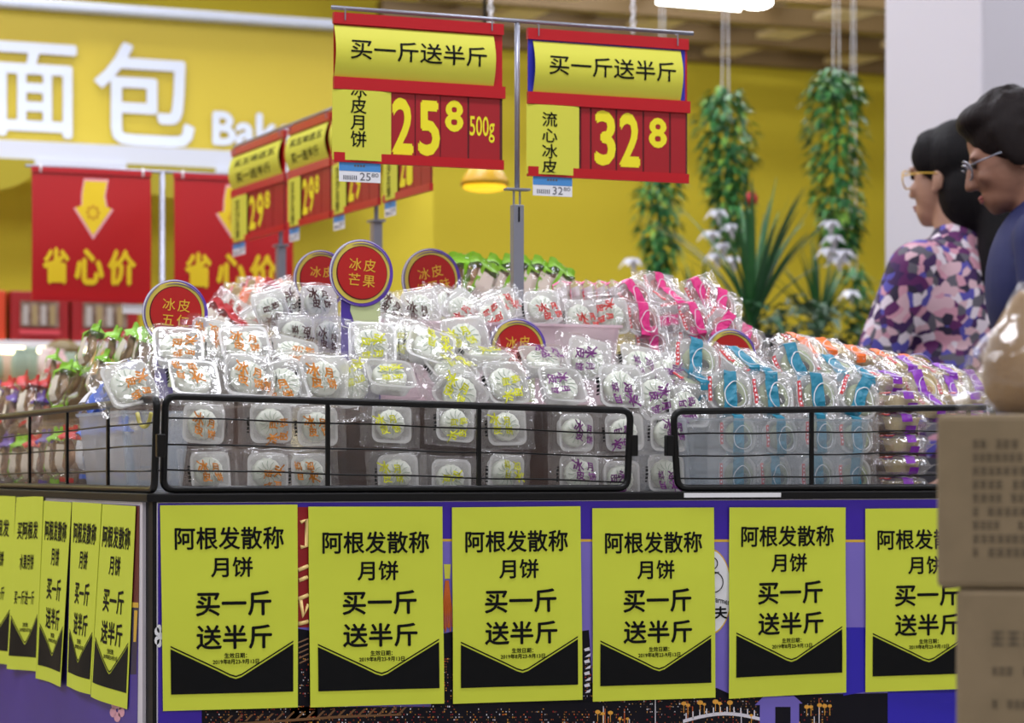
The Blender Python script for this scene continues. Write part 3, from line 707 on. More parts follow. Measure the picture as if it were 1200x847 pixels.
PR = {
 'orange': [lettered('orange', (208, 128, 16), 1+i, [0, PI/2, PI, .2, -PI/2][i]) for i in range(5)],
 'yellow': [lettered('yellow', (214, 216, 24), 11+i, [0, PI/2, PI, -.2, -PI/2][i]) for i in range(5)],
 'purple': [lettered('purple', (112, 30, 116), 21+i, [0, PI/2, PI, .2, -PI/2][i]) for i in range(5)],
 'brown': [lettered('brown', (76, 36, 30), 31+i, [0, PI, .3][i]) for i in range(3)],
 'red': [lettered('red', (214, 46, 40), 41+i, [0, PI, -.2][i]) for i in range(3)],
 'teal': [banded('teal', (14, 124, 152), 51+i, (160, 172, 136), (44, 50, 42)) for i in range(4)],
 'pink': [banded('pink', (216, 28, 122), 61+i, (176, 112, 108), (112, 54, 62)) for i in range(4)],
 'orangeband': [banded('orangeband', (238, 110, 30), 71+i, (232, 214, 170), (200, 150, 90)) for i in range(3)],
 'purpleband': [banded('purpleband', (128, 36, 170), 81+i, (216, 200, 140), (170, 120, 70)) for i in range(3)],
 'green': [pouch('green', (132, 194, 24), 91+i, (178, 146, 106)) for i in range(3)],
 'redpouch': [pouch('redpouch', (200, 28, 34), 95+i, (190, 150, 118)) for i in range(2)],
 'bluepouch': [pouch('bluepouch', (70, 104, 196), 97+i, (206, 208, 216)) for i in range(2)],
 'violetpouch': [pouch('violetpouch', (92, 62, 150), 99+i, (176, 140, 122)) for i in range(2)],
}
DESC = {'orange': 'orange-lettered mooncake pack', 'yellow': 'yellow-lettered mooncake pack', 'purple': 'purple-lettered mooncake pack', 'brown': 'brown-lettered mooncake pack', 'red': 'red-lettered mooncake pack',
 'teal': 'teal-banded mooncake pack', 'pink': 'pink-banded mooncake pack', 'orangeband': 'orange-banded mooncake pack', 'purpleband': 'purple-ribbon mooncake pack', 'green': 'green-ended treat pouch', 'redpouch': 'red-ended treat pouch', 'bluepouch': 'blue-ended white treat pouch', 'violetpouch': 'violet-ended treat pouch'}
USED, CNT, ROWS = set(), {}, {}
def place(fl, row, px, py, plane, pitch=10, yaw=None, roll=0, sc=1.0, left=False, var=None):
    i = CNT.get(fl, 0); CNT[fl] = i+1; pr = PR[fl][(i if var is None else var) % len(PR[fl])]
    o = pr if pr not in USED else copy_tree(pr); USED.add(pr)
    c = atX(px, py, plane) if left else atY(px, py, plane)
    if yaw is None: yaw = R.uniform(-10, 10)
    h = .095 if 'pouch' in pr.name or fl == 'green' else PH
    o.rotation_mode = 'YXZ'
    e = Euler((math.radians(-pitch), math.radians(roll), math.radians(yaw-(90 if left else 0))), 'YXZ')
    o.rotation_euler = e; o.scale = (sc, sc, sc); o.location = c - e.to_matrix() @ Vector((0, 0, h/2*sc))
    ROWS.setdefault((fl, row), []).append((px, -py, o)); return o
LO, UPR, FA, BA = 'low row behind the guard', 'upper row behind the guard', 'front row above the guard', 'back row above the guard'
def many(fl, row, pts, Y, pitch, jit=4, **k):
    if row in (FA, BA): k.setdefault('sc', 1.2)
    for p in pts:
        e = list(p[2:]) + [None]*(3-len(p[2:]))      # optional: pitch, roll, dY
        place(fl, row, p[0], p[1], Y+(e[2] or 0), e[0] if e[0] is not None else pitch+R.uniform(-jit, jit), roll=e[1] if e[1] is not None else R.uniform(-5, 5), **k)
many('orange', LO, [(244, 553), (312, 554), (362, 555)], .056, 3)
many('orange', UPR, [(237, 497), (316, 496), (370, 500)], .054, 5)
many('orange', FA, [(150, 453, 30, -14), (226, 447, 40), (290, 443, 28, 6), (331, 452, 20, 78), (378, 444, 12, 4)], .052, 30)
many('orange', BA, [(208, 409, 40, 3), (250, 402, 25, 12, .06), (286, 407, 42, -3), (343, 417, 50, 20)], .105, 35)
many('yellow', LO, [(465, 555), (527, 561), (590, 555)], .058, 3)
many('yellow', UPR, [(457, 497), (531, 496), (592, 500)], .056, 5)
many('yellow', FA, [(456, 443, 52, 6), (528, 437, 60, -6, .02), (538, 462, 8, 45, -.012), (590, 451, 22, -3), (412, 452, 20, 80, .02)], .054, 30)
many('yellow', BA, [(435, 405, 18, 2), (503, 409, 40, 24), (544, 398, 25, -6, .05), (568, 420, 76, 4), (473, 400, 30, -80, .05)], .11, 35)
many('purple', LO, [(677, 555), (726, 562), (778, 555)], .058, 3)
many('purple', UPR, [(672, 507), (730, 507), (781, 508)], .056, 5)
many('purple', FA, [(657, 455, 40, 4), (725, 454, 16, 2), (766, 464, 15, 70), (802, 478, 18, 0, -.006)], .054, 30)
many('purple', BA, [(636, 425, 58, 4), (688, 423, 20, 12), (750, 429, 38, 14), (782, 440, 30, 80)], .10, 35)
many('teal', LO, [(862, 556), (905, 556), (955, 556), (998, 558)], .058, 3)
many('teal', UPR, [(862, 510), (912, 511), (958, 508), (1000, 512)], .058, 5)
many('teal', FA, [(852, 462, 20, 6), (902, 464, 20, 4), (955, 465, 15, 0), (1003, 467, 20, 34), (812, 450, 70, 0, .03)], .054, 20)
many('teal', BA, [(814, 424, 24, 12), (868, 428, 60, 0), (930, 429, 22, -14), (975, 436, 62, -4), (1010, 446, 70, 4), (893, 443, 74, 0, -.02)], .105, 25)
many('purpleband', 'flat stack behind the right guard', [(1056, 570-k*25, 88+R.uniform(-2, 2), 0) for k in range(5)], .062, 88, var=0)
many('purpleband', 'right heap above the guard', [(1040, 447, 76, 4), (1078, 456, 24, -8), (1112, 462, 40, 10), (1104, 440, 70, -6, .04), (1062, 432, 70, 8, .06), (1140, 452, 55, 0, .04), (1090, 476, 60, 4)], .09, 60)
many('purpleband', 'back of the right stack', [(1134, 570-k*25, 88, 0) for k in range(5)], .075, 88)
many('orangeband', 'flat row behind the teal-banded packs', [(936, 405, 70, 4), (968, 412, 66, -4), (1000, 419, 68, 6), (1034, 424, 70, -4), (1066, 430, 70, 4), (945, 415, 50, -6, -.05)], .24, 68)
# second tier
many('brown', 'left tub of the second row', [(372, 356, 10, 0, .02), (345, 392, 4, 2), (384, 392, 4, -2), (334, 360, 16, 62, .035), (316, 364, 14, 74, .05)], Y2+.028, 10)
many('brown', 'pale pink tub', [(492, 361, 12, -10), (452, 365, 18, 40, .03), (525, 356, 40, 20, .07)], Y2+.026, 12)
many('red', 'pale pink tub', [(540, 363, 18, -50), (590, 359, 30, -20, .03), (634, 362, 14, -4), (678, 400, 4, 8), (575, 373, 18, 66, -.004)], Y2+.026, 12)
many('red', 'pink heap edge', [(678, 372, 8, 0), (716, 372, 8, 84)], Y2+.026, 8)
many('pink', 'tub at the right of the second row', [(762, 404, 4), (812, 404, 4)], Y2+.028, 4)
many('pink', 'middle row of the pink heap', [(752, 376, 14, 0), (812, 376, 20, -10), (845, 384, 20, 40), (872, 400, 40, 30, .03), (783, 378, 10, 82, .02)], Y2+.030, 14)
many('pink', 'top row of the pink heap', [(742, 349, 18, -26), (786, 354, 60, -4), (820, 346, 20, -20, .03), (842, 358, 26, 20, .02), (770, 340, 30, 10, .06)], Y2+.075, 25)
many('pink', 'leaning row left of the pink heap', [(660+15*i, 353, 8, -10) for i in range(5)], Y2+.10, 8, yaw=66)
# green-ended pouches leaning in a row, third tier
many('green', 'leaning row in front of the price-board pole', [(546, 327), (562, 331, 10, 26), (580, 331, 10, 28), (598, 332, 10, 28), (616, 332, 10, 26), (634, 333, 10, 24), (652, 336, 10, 26)], .70, 10, yaw=14)
many('redpouch', 'mixed heap left of the brown packs', [(258, 386, 20, 50), (318, 356, 20, 30, .1), (244, 376, 20, 60, .1)], 1.0, 20)
many('red', 'mixed heap left of the brown packs', [(272, 366, 20, 40), (300, 378, 30, -30, -.1)], 1.1, 20)
many('orangeband', 'mixed heap left of the brown packs', [(305, 343, 40, 10, .2), (332, 346, 30, -20, .25), (284, 354, 40, 30), (350, 350, 30, 10, .1), (268, 378, 40, 10, -.05), (318, 352, 30, 40, .1)], 1.15, 40)
# left side, facing left
def lefts(fl, row, pts, X, pitch):
    for p in pts:
        place(fl, row, p[0], p[1], X+(p[4] if len(p) > 4 else 0), p[2] if len(p) > 2 else pitch, roll=p[3] if len(p) > 3 else R.uniform(-10, 10), left=True)
SL = 'left side of the table'
lefts('green', 'upper heap on the '+SL, [(106, 408, 16, -8), (128, 412, 20, 10, .05), (151, 410, 20, 14, .04), (72, 452, 16, -6), (88, 446, 20, 12, .03), (116, 440, 18, 6), (168, 412, 10, 20, .06), (60, 436, 16, 4, .05)], .16, 16)
lefts('bluepouch', 'upper heap on the '+SL, [(112, 470, 40, 86), (142, 448, 40, 60, .03)], .055, 20)
lefts('redpouch', 'upper heap on the '+SL, [(34, 470, 16, -14), (50, 466, 16, 10, .02), (22, 462, 20, 20, .05), (58, 452, 16, 6, .06), (6, 468, 16, 8)], .16, 16)
lefts('violetpouch', 'upper heap on the '+SL, [(-8, 474, 16, -6), (14, 484, 10, 10), (44, 488, 10, -4)], .15, 16)
lefts('violetpouch', 'low row behind the left guard', [(8, 540, 4, 2), (52, 536, 4, 2), (-12, 540, 4, 2)], .06, 4)
lefts('green', 'low row behind the left guard', [(66, 534, 4, 2), (24, 540, 4, 0)], .06, 4)
lefts('redpouch', 'low row behind the left guard', [(38.5, 540, 4, 2), (80, 532, 4, 2)], .06, 4)
lefts('bluepouch', 'low row behind the left guard', [(104, 528, 4, 2), (122, 526, 4, 2), (142, 524, 4, 2)], .07, 4)
from mathutils.bvhtree import BVHTree
bpy.context.view_layer.update()
def bvh(o):
    f = [c for c in o.children if c.name.startswith('film')][0].data; e = o.rotation_euler.to_matrix(); sc = o.scale.x
    return BVHTree.FromPolygons([o.location + e @ (v.co*sc) for v in f.vertices], [tuple(p.vertices) for p in f.polygons])
ALL = [(o, fl, row) for (fl, row), L in ROWS.items() for _, _, o in L if 'stack' not in row]
BV = {o.name: bvh(o) for o, _, _ in ALL}
P0_ = {o.name: o.location.copy() for o, _, _ in ALL}
for it in range(60):                             # let packs that cut into each other settle apart, the farther one backing off
    moved = set()
    FIX = (LO, UPR, 'low row behind the left guard')
    for i, (a, _, ra) in enumerate(ALL):
        for b, _, rb in ALL[i+1:]:
            if ra in FIX and rb in FIX: continue
            if (a.location-b.location).length > .13 or not BV[a.name].overlap(BV[b.name]): continue
            far = b if ra in FIX else a if rb in FIX else a if (a.location-CAM).dot(FWD) > (b.location-CAM).dot(FWD) else b
            if far.name in moved or (far.location-P0_[far.name]).length > .034: continue
            d = far.location-CAM; far.location += d.normalized()*.004; moved.add(far.name); BV[far.name] = bvh(far)
    if not moved: break
print('SETTLE', it, len(moved), max((o.location-P0_[o.name]).length for o, _, _ in ALL))
for (fl, row), L in ROWS.items():
    L.sort(key=lambda q: q[:2]); stack = 'stack' in row
    for i, (_, _, o) in enumerate(L):
        if stack:
            k = sorted(L, key=lambda q: q[1]).index(L[i]); n = len(L); w = ['bottom', 'second from bottom', 'third from bottom', 'fourth from bottom', 'fifth from bottom', 'sixth from bottom'][k] if k < n-1 else 'topmost'
        else: w = ordinal(i, len(L))
        tag(o, '%s, %s in %s' % (DESC[fl], w, row), 'mooncake' if 'mooncake' in DESC[fl] else 'pouch', DESC[fl]+'s')
        OFF[o] = Vector((0, 0, 0))
    CNT[fl] = CNT.get(fl, 0)
for L in PR.values():
    for o in L:
        if o not in USED:
            for ch in list(o.children): bpy.data.objects.remove(ch)
            bpy.data.objects.remove(o)

# ------------------------------------------------------------------ round flavour signs on stems
M_talk = mat('talker_red', (186, 24, 22), .4); M_talkd = mat('talker_dark', (104, 18, 20), .5); M_ring = mat('talker_gold', (218, 198, 84), .4); M_rpur = mat('talker_purple', (98, 62, 176), .4)
M_green = mat('stem_green', (206, 218, 160), .5)
def talker(px, py, r_px, Y, lines, lab, zbase, tilt=0, yaw=0, stem=True):
    c = atY(px, py, Y); r = r_px/F_PX*(c-CAM).dot(FWD)
    t = empty('flavour_sign', (c.x, c.y, zbase), lab, 'sign', 'round flavour signs among the packs')
    M = Matrix.Translation(c) @ Matrix.Rotation(math.radians(yaw), 4, 'Z') @ Matrix.Rotation(math.radians(tilt), 4, 'Y')
    P = lambda x, z, o=0: M @ Vector((x*r, -o, z*r))
    def disc(nm, rr, cx, cz, o, m, th=.0006):
        g = G(); n = 48; g.slab([(cx+rr*math.cos(2*PI*k/n), cz+rr*math.sin(2*PI*k/n)) for k in range(n)], lambda x, z, q: P(x, z, o+q), th); new(nm, g, m, t)
    disc('backing', 1.0, 0, 0, 0, M_rpur, .0024)
    disc('white_edge', .985, -.012, .006, .0024, M_white, .0004); disc('purple_ring', .97, .012, -.006, .0029, M_rpur, .0004)
    disc('gold_ring', .915, -.03, .015, .0034, M_ring, .0004); disc('dark_ring', .80, 0, 0, .0039, M_talkd, .0004); disc('red_face', .77, .008, .004, .0044, M_talk, .0006)  # thin dark ring of the design between gold and red
    g = G()
    for k, (a0, a1, rr) in enumerate(((.2, 1.3, .90), (.9, 2.0, .87), (2.2, 3.6, .93), (-.9, -.1, .88))):
        pts = [P(rr*math.cos(a0+(a1-a0)*j/14), rr*math.sin(a0+(a1-a0)*j/14), .0042) for j in range(15)]
        g.tube(pts, [.0002+.0009*math.sin(PI*j/14) for j in range(15)], 5)
    new('brush_swirl', g, mat('swirl_purple_grey', (128, 120, 140), .5), t)
    g = G()
    for k, s in enumerate(lines):
        n = len(s); w = .46 if n == 2 else .40
        for j, ch in enumerate(s):
            x = (j-(n-1)/2)*w; zc = .24-k*.46 if len(lines) > 1 else .2
            text(g, ch, (x-w*.44, -zc-.20, x+w*.44, -zc+.20), lambda u, v: P(u, -v, .0053), .006, em=True)
    new('lettering', g, mat('talker_letter', (232, 184, 50), .45), t)
    if stem:
        g = G(); w = .62; zb = (zbase-c.z)/r
        g.slab([(-w, zb), (w, zb), (w, -.70), (-w, -.70)], lambda x, z, q: M @ Vector((x*r, .0014-q, 0)) + Vector((0, 0, z*r)), .0013); new('stem', g, M_purple if False else mat('stem_purple', (78, 52, 160), .45), t)
        g = G(); g.slab([(-.22, max(zb, -2.2)), (w*.98, max(zb, -2.2)), (w*.98, -.72), (-.3, -.72), (-.34, -1.15), (-.2, -1.5)], lambda x, z, q: M @ Vector((x*r, -q, 0)) + Vector((0, 0, z*r)), .0008); new('stem_patch', g, M_green, t)  # pale green printed patch on the purple stem
        g = G()
        for cx in (-.42, -.12): g.tube([M @ Vector((r*(cx+.12*(1-k/16)*math.cos(k*.7)), -.001, 0)) + Vector((0, 0, r*(-1.52+.10*(1-k/16)*math.sin(k*.7)))) for k in range(14)], .0009, 5)
        g.tube([M @ Vector((r*x, -.001, 0)) + Vector((0, 0, r*z)) for x, z in ((-.6, -1.62), (-.4, -1.66), (-.1, -1.62), (.1, -1.68))], .0009, 5)
        new('cloud_scroll', g, M_white, t)
talker(205, 367, 39.5, .215, ('冰皮', '五仁'), 'round red flavour sign at the left above the orange-lettered packs', .925, 4)
talker(423, 320, 39.5, .30, ('冰皮', '芒果'), 'tall round red flavour sign standing on a purple stem between second-row tubs', .926, 4)
talker(376, 327, 34, .62, ('冰皮', ''), 'round red flavour sign mostly hidden behind the tall one on a purple stem', 1.022, 0)
talker(505, 328, 37, .54, ('冰皮', '红豆味'), 'tilted round red flavour sign above the pale pink tub', 1.022, -14)
talker(606, 410, 37, .225, ('冰皮', ''), 'round red flavour sign half sunk behind the yellow and purple packs', .926, -3)
talker(855, 420, 35, .225, ('冰皮', ''), 'round red flavour sign half sunk behind the teal-banded packs', .926, 0)
talker(1075, 440, 26, .30, ('', ''), 'small round red flavour sign at the right behind the purple-ribbon packs', .926, 0)

# ------------------------------------------------------------------ price boards
def tag_label(g_b, g_w, g_k, Q, u0, v0, u1, v1, num):
    vm = v0+(v1-v0)*.5
    Q.rect(g_w, u0, v0, u1, v1, .004, .0008); Q.rect(g_b, u0, v0, u1, vm, .0049, .0002)
    w = u1-u0; h = v1-v0
    F = lambda u, v: Q(u, v, .0052)
    text(g_k, num, (u0+w*.5, vm+h*.06, u0+w*.76, v1-h*.08), F, .004); text(g_k, '80', (u0+w*.78, vm+h*.06, u0+w*.95, vm+h*.24), F, .004)
    for k in range(7): Q.rect(g_k, u0+w*(.1+.05*k), vm+h*.2, u0+w*(.125+.05*k), vm+h*.4, .0052, 0)
    for k in range(4): Q.rect(g_k, u0+w*(.36+.07*k), v0+h*.2, u0+w*(.41+.07*k), v0+h*.3, .0052, 0)
def price_board(Q, lab, grp, hdr, name, digits, cards, num, namebox, hu=(0, .945), blue=False, rows=None, hooks=(.06, .93), npx=(.333, .98)):
    t = empty('price_board', Q(.5, 1), lab, 'price sign', grp)
    g = G(); Q.rect(g, 0, .02, 1, .98, 0, .0012); new('back_panel', g, M_red, t)
    g = G(); Q.rect(g, -.003, 0, 1.003, .075, -.003, .009); new('top_rail', g, M_red, t, bevel=.002)
    g = G(); Q.rect(g, -.003, .43, 1.012, .512, -.001, .008); new('middle_rail', g, M_red, t, bevel=.002)
    g = G(); Q.rect(g, -.003, .935, 1.003, 1.0, -.001, .008); new('bottom_rail', g, M_red, t, bevel=.002)
    if blue: g = G(); Q.rect(g, 0, .075, .985, .43, .0014, .0006); new('blue_insert', g, M_blue, t)
    cv = Quad(*Q.c, curl=lambda u, v: .011*math.sin(PI*max(0, min(1, (v-.08)/.35))))
    g = G(); cv.rect(g, hu[0], .085, hu[1], .432, .002, .0004, 4, 10); new('header_card', g, M_hdr, t, True)
    g = G()
    if rows:
        for s, b in rows: text(g, s, b, lambda u, v: cv(u, v, .0028), .02)
    else: text(g, hdr, (.085 if not blue else .115, .172, .89 if not blue else .908, .31), lambda u, v: cv(u, v, .0028), .012)
    new('header_lettering', g, M_blk, t)
    for (a, b) in cards:
        g = G(); Q.rect(g, a+.003, .512, b-.003, .935, .0016, .0008); new('digit_card', g, M_red2, t)
    g = G(); Q.rect(g, 0, .512, 1, .935, .0013, .0002); new('card_slot', g, M_redd, t)
    nv = Quad(*Q.c, curl=lambda u, v: .004*math.sin(PI*u/.33))
    g = G(); nv.rect(g, -.012, .515, namebox, .985, .0045, .0004, 8, 1); new('name_card', g, M_hdr, t, True)
    g = G()
    for ch, b in name: text(g, ch, b, lambda u, v: nv(u, max(.519, min(v, .972)), .0053), .014, em=True)
    new('name_lettering', g, M_blk, t)
    g = G()
    for s, b, off in digits: text(g, s, b, lambda u, v: Q(u, v, .0028), off)
    new('price_digits', g, M_digit, t)
    gb, gw, gk = G(), G(), G(); tag_label(gb, gw, gk, Q, .027, .985, .268, 1.13, num)
    new('shelf_label', gw, M_white, t); new('label_band', gb, M_tagb, t); new('label_print', gk, M_grey, t)
    for u in hooks:
        g = G(); p = Q(u, .035, .0070); a = Q(u, -.028, .0)
        g.tube([a, a+Q.n*.007, p, p+Vector((0, 0, -.004))], .0012, 6); new('hook', g, M_metal, t)
    return t
YSG = .45
def BQ(tl, tr, br, bl):
    P = [atY(p[0], p[1], YSG-.012) for p in (tl, tr, br, bl)]
    for i, j in ((0, 3), (1, 2)): x = (P[i].x+P[j].x)/2; P[i].x = P[j].x = x
    for i, j in ((0, 1), (3, 2)): z = (P[i].z+P[j].z)/2; P[i].z = P[j].z = z
    return Quad(*P)
Q1 = BQ((390.5, 14.6), (588, 28.7), (588.6, 201), (391, 188)); Q2 = BQ((617.6, 32.6), (804.6, 46.8), (805.2, 216.6), (618.5, 205))
ZR = (atY(390, 7, YSG).z + atY(811, 41, YSG).z)/2
price_board(Q1, 'red price board reading 25.8 hanging left of the grey pole', 'front price boards', '买一斤送半斤',
    [('冰', (.088, .455, .184, .57)), ('皮', (.088, .565, .184, .675)), ('月', (.088, .675, .184, .785)), ('饼', (.088, .785, .184, .90))],
    [('2', (.336, .545, .464, .93), .028), ('5', (.492, .553, .622, .93), .028), ('8', (.652, .542, .762, .757), .035), ('500g', (.80, .64, .951, .818), .012)],
    ((.325, .475), (.475, .625), (.625, .79), (.795, .985)), '25', .33)
price_board(Q2, 'red price board reading 32.8 hanging right of the grey pole', 'front price boards', '买一斤送半斤',
    [('流', (.076, .56, .172, .665)), ('心', (.076, .668, .172, .773)), ('冰', (.076, .776, .172, .881)), ('皮', (.076, .882, .172, .985))],
    [('3', (.41, .528, .543, .905), .028), ('2', (.565, .533, .697, .907), .028), ('8', (.752, .556, .867, .765), .035)],
    ((.325, .385), (.39, .545), (.55, .715), (.72, .885), (.89, .99)), '32', .31, (.03, .955), True)
t = empty('price_stand', (atY(608, 300, YSG).x, YSG, 1.02), 'grey metal pole and top rail carrying the two front price boards', 'stand')
px_ = atY(606.5, 100, YSG).x
g = G(); g.tube([(atY(388.5, 7, YSG).x, YSG, ZR), (atY(812, 41, YSG).x, YSG, ZR)], .0036, 10); new('rail', g, M_metal, t, True)
zc = atY(608, 222, YSG).z
g = G(); g.tube([(px_, YSG+.002, ZR+.003), (px_, YSG+.002, zc)], .0044, 10); new('upper_pole', g, M_metal, t, True)
g = G(); g.box((px_-.022, YSG-.006, zc-.002), (px_+.022, YSG+.010, zc+.002)); new('clamp_plate', g, M_metal, t, bevel=.001)
g = G(); g.tube([(px_-.006, YSG+.002, zc), (px_-.006, YSG+.002, zc-.030)], .0018, 6); g.tube([(px_+.005, YSG+.002, zc), (px_+.005, YSG+.002, zc-.030)], .0018, 6); new('clamp_pin', g, M_metal, t)
g = G(); g.box((px_-.0095, YSG-.006, 1.021), (px_+.0095, YSG+.010, zc-.026)); new('lower_pole', g, M_metal, t, bevel=.001)
g = G(); g.box((px_-.0012, YSG-.0075, zc-.055), (px_+.0012, YSG-.0062, zc-.030)); new('pole_slot', g, M_blk, t)

# side boards along the left, facing left
XS = .96
P0, P1 = atX(273, 180, XS), atX(386, 136.5, XS)
zt2 = (atX(274.7, 171, XS).z + atX(386, 136.5, XS).z)/2; zb2 = (atX(272, 296, XS).z + atX(505, 213, XS).z)/2
sb = [((273.5, 335), '29', 'farthest of the four side price boards on the left', 'yellow'), ((340, 389), '29', 'second farthest of the four side price boards on the left', ''), ((392, 446), '29', 'third side price board, partly hidden behind the front board', ''), ((452, 507), '21', 'nearest side price board, mostly hidden behind the front board', '')]
ya, yb = atX(273.5, 200, XS).y, atX(507, 210, XS).y
t = empty('price_stand', (XS, (ya+yb)/2, 1.02), 'grey metal stand with two poles carrying the four side price boards', 'stand')
g = G(); g.tube([(XS+.012, ya+.03, zt2+.012), (XS+.012, yb-.03, zt2+.012)], .004, 8); new('rail', g, M_metal, t, True)
for px in (329, 441):
    q = atX(px, 270, XS+.012); g = G(); zj = zb2-.03
    g.tube([(q.x, q.y, zt2+.012), (q.x, q.y, zj)], .005, 8); new('upper_pole', g, M_metal, t, True)
    g = G(); g.box((q.x-.010, q.y-.012, 1.021), (q.x+.010, q.y+.012, zj)); new('lower_pole', g, M_metal, t, bevel=.001)
    g = G(); g.box((q.x-.014, q.y-.022, zj-.002), (q.x+.014, q.y+.022, zj+.003)); new('clamp_plate', g, M_metal, t)
for (pa, pb), num, lab, _ in sb:
    y0, y1 = atX(pa, 230, XS).y, atX(pb, 230, XS).y
    Q = Quad((XS, y0, zt2), (XS, y1, zt2), (XS, y1, zb2), (XS, y0, zb2))
    price_board(Q, lab, 'side price boards', None, [('豆', (.10, .55, .20, .66)), ('沙', (.10, .66, .20, .77)), ('月', (.10, .77, .20, .88)), ('饼', (.10, .87, .20, .97))],
        [(num[0], (.33, .55, .46, .90), .03), (num[1], (.48, .55, .61, .90), .03), ('8', (.63, .55, .73, .73), .035)], ((.325, .475), (.475, .62), (.62, .78), (.785, .985)), num, .31, (.0, .955), False,
        rows=[('买五味送五', (.10, .14, .88, .22)), ('买一送半斤', (.14, .28, .80, .38))])

# ------------------------------------------------------------------ plants
M_lf = [mat('leaf_green', (62, 132, 62), .45), mat('leaf_dark', (44, 104, 56), .45), mat('leaf_light', (128, 172, 66), .45)]
M_wfl = mat('flower_white', (226, 226, 236), .5)
def leaf(g, p, d, L, w, droop=.3):
    d = Vector(d).normalized(); s = d.cross(Vector((0, 0, 1)));  s = s.normalized() if s.length > .01 else Vector((1, 0, 0))
    n = s.cross(d)
    q = [p, p+d*L*.35+s*w+n*w*.3, p+d*L*.4, p+d*L*.35-s*w+n*w*.3, p+d*L-Vector((0, 0, droop*L))]
    g.add(q, [(0, 1, 2), (0, 2, 3), (1, 4, 2), (2, 4, 3)])
def lily(t, p, s):
    g = G()
    for k in range(5):
        a = 2*PI*k/5; leaf(g, Vector(p), (math.cos(a), math.sin(a)*.8-.4, -.5), s, s*.28, .2)
    new('flower', g, M_wfl, t)
def garland(lab, path, wid, n, D, flowers, seed):
    rr = random.Random(seed); P = [atD(x, y, D) for x, y in path]
    t = empty('hanging_plant', P[0], lab, 'plant', 'green garlands hanging before the yellow wall'); s = D/F_PX
    g = G()
    for x in (-.012, .012): g.tube([P[0]+Vector((x, 0, -.02)), Vector((P[0].x+x*.3, P[0].y, 2.66))], .002, 5)
    new('hanging_string', g, M_white, t)
    g = G(); g.tube(P, .006, 6); new('vine', g, M_lf[1], t)
    gs = [G(), G(), G()]
    for k in range(n):
        a = rr.random()*(len(P)-1); i = min(int(a), len(P)-2); f = a-i; p = P[i].lerp(P[i+1], f); w = (wid[i]*(1-f)+wid[i+1]*f)*s
        an = rr.uniform(0, 2*PI); rad = w*math.sqrt(rr.random()); q = p+Vector((math.cos(an)*rad, math.sin(an)*rad, rr.uniform(-.01, .01)))
        leaf(gs[rr.choice((0, 0, 0, 1, 1, 2))], q, (math.cos(an)*.8, math.sin(an)*.8, rr.uniform(-.9, .2)), rr.uniform(.026, .048), rr.uniform(.007, .013))
    for k, nm in enumerate(('foliage', 'foliage', 'foliage')): new(nm, gs[k], M_lf[k], t)
    for fx, fy in flowers: lily(t, atD(fx, fy, D-.12), .055)
garland('leafy green garland hanging left of centre, white blossoms at its foot', [(850, 104), (848, 140), (852, 180), (852, 215), (858, 250), (850, 290)], [16, 36, 32, 26, 22, 10], 900, 8.3, [(856, 262), (846, 284), (838, 296), (858, 300), (832, 270), (840, 245)], 1)
garland('fullest green garland, hanging nearest the white column', [(980, 84), (978, 110), (980, 170), (982, 230), (985, 270), (986, 300)], [18, 34, 34, 30, 24, 10], 1100, 8.2, [(972, 258), (976, 275), (988, 292), (970, 290), (982, 300)], 2)
garland('short green garland showing below the right price board', [(776, 196), (772, 230), (772, 270), (776, 300), (770, 325)], [20, 26, 24, 18, 8], 520, 8.4, [(740, 302), (775, 322)], 3)
garland('thin dark vine trailing beside the column', [(1000, 312), (1004, 345), (1008, 380), (1010, 420)], [10, 18, 16, 12], 200, 8.7, [(996, 340)], 4)
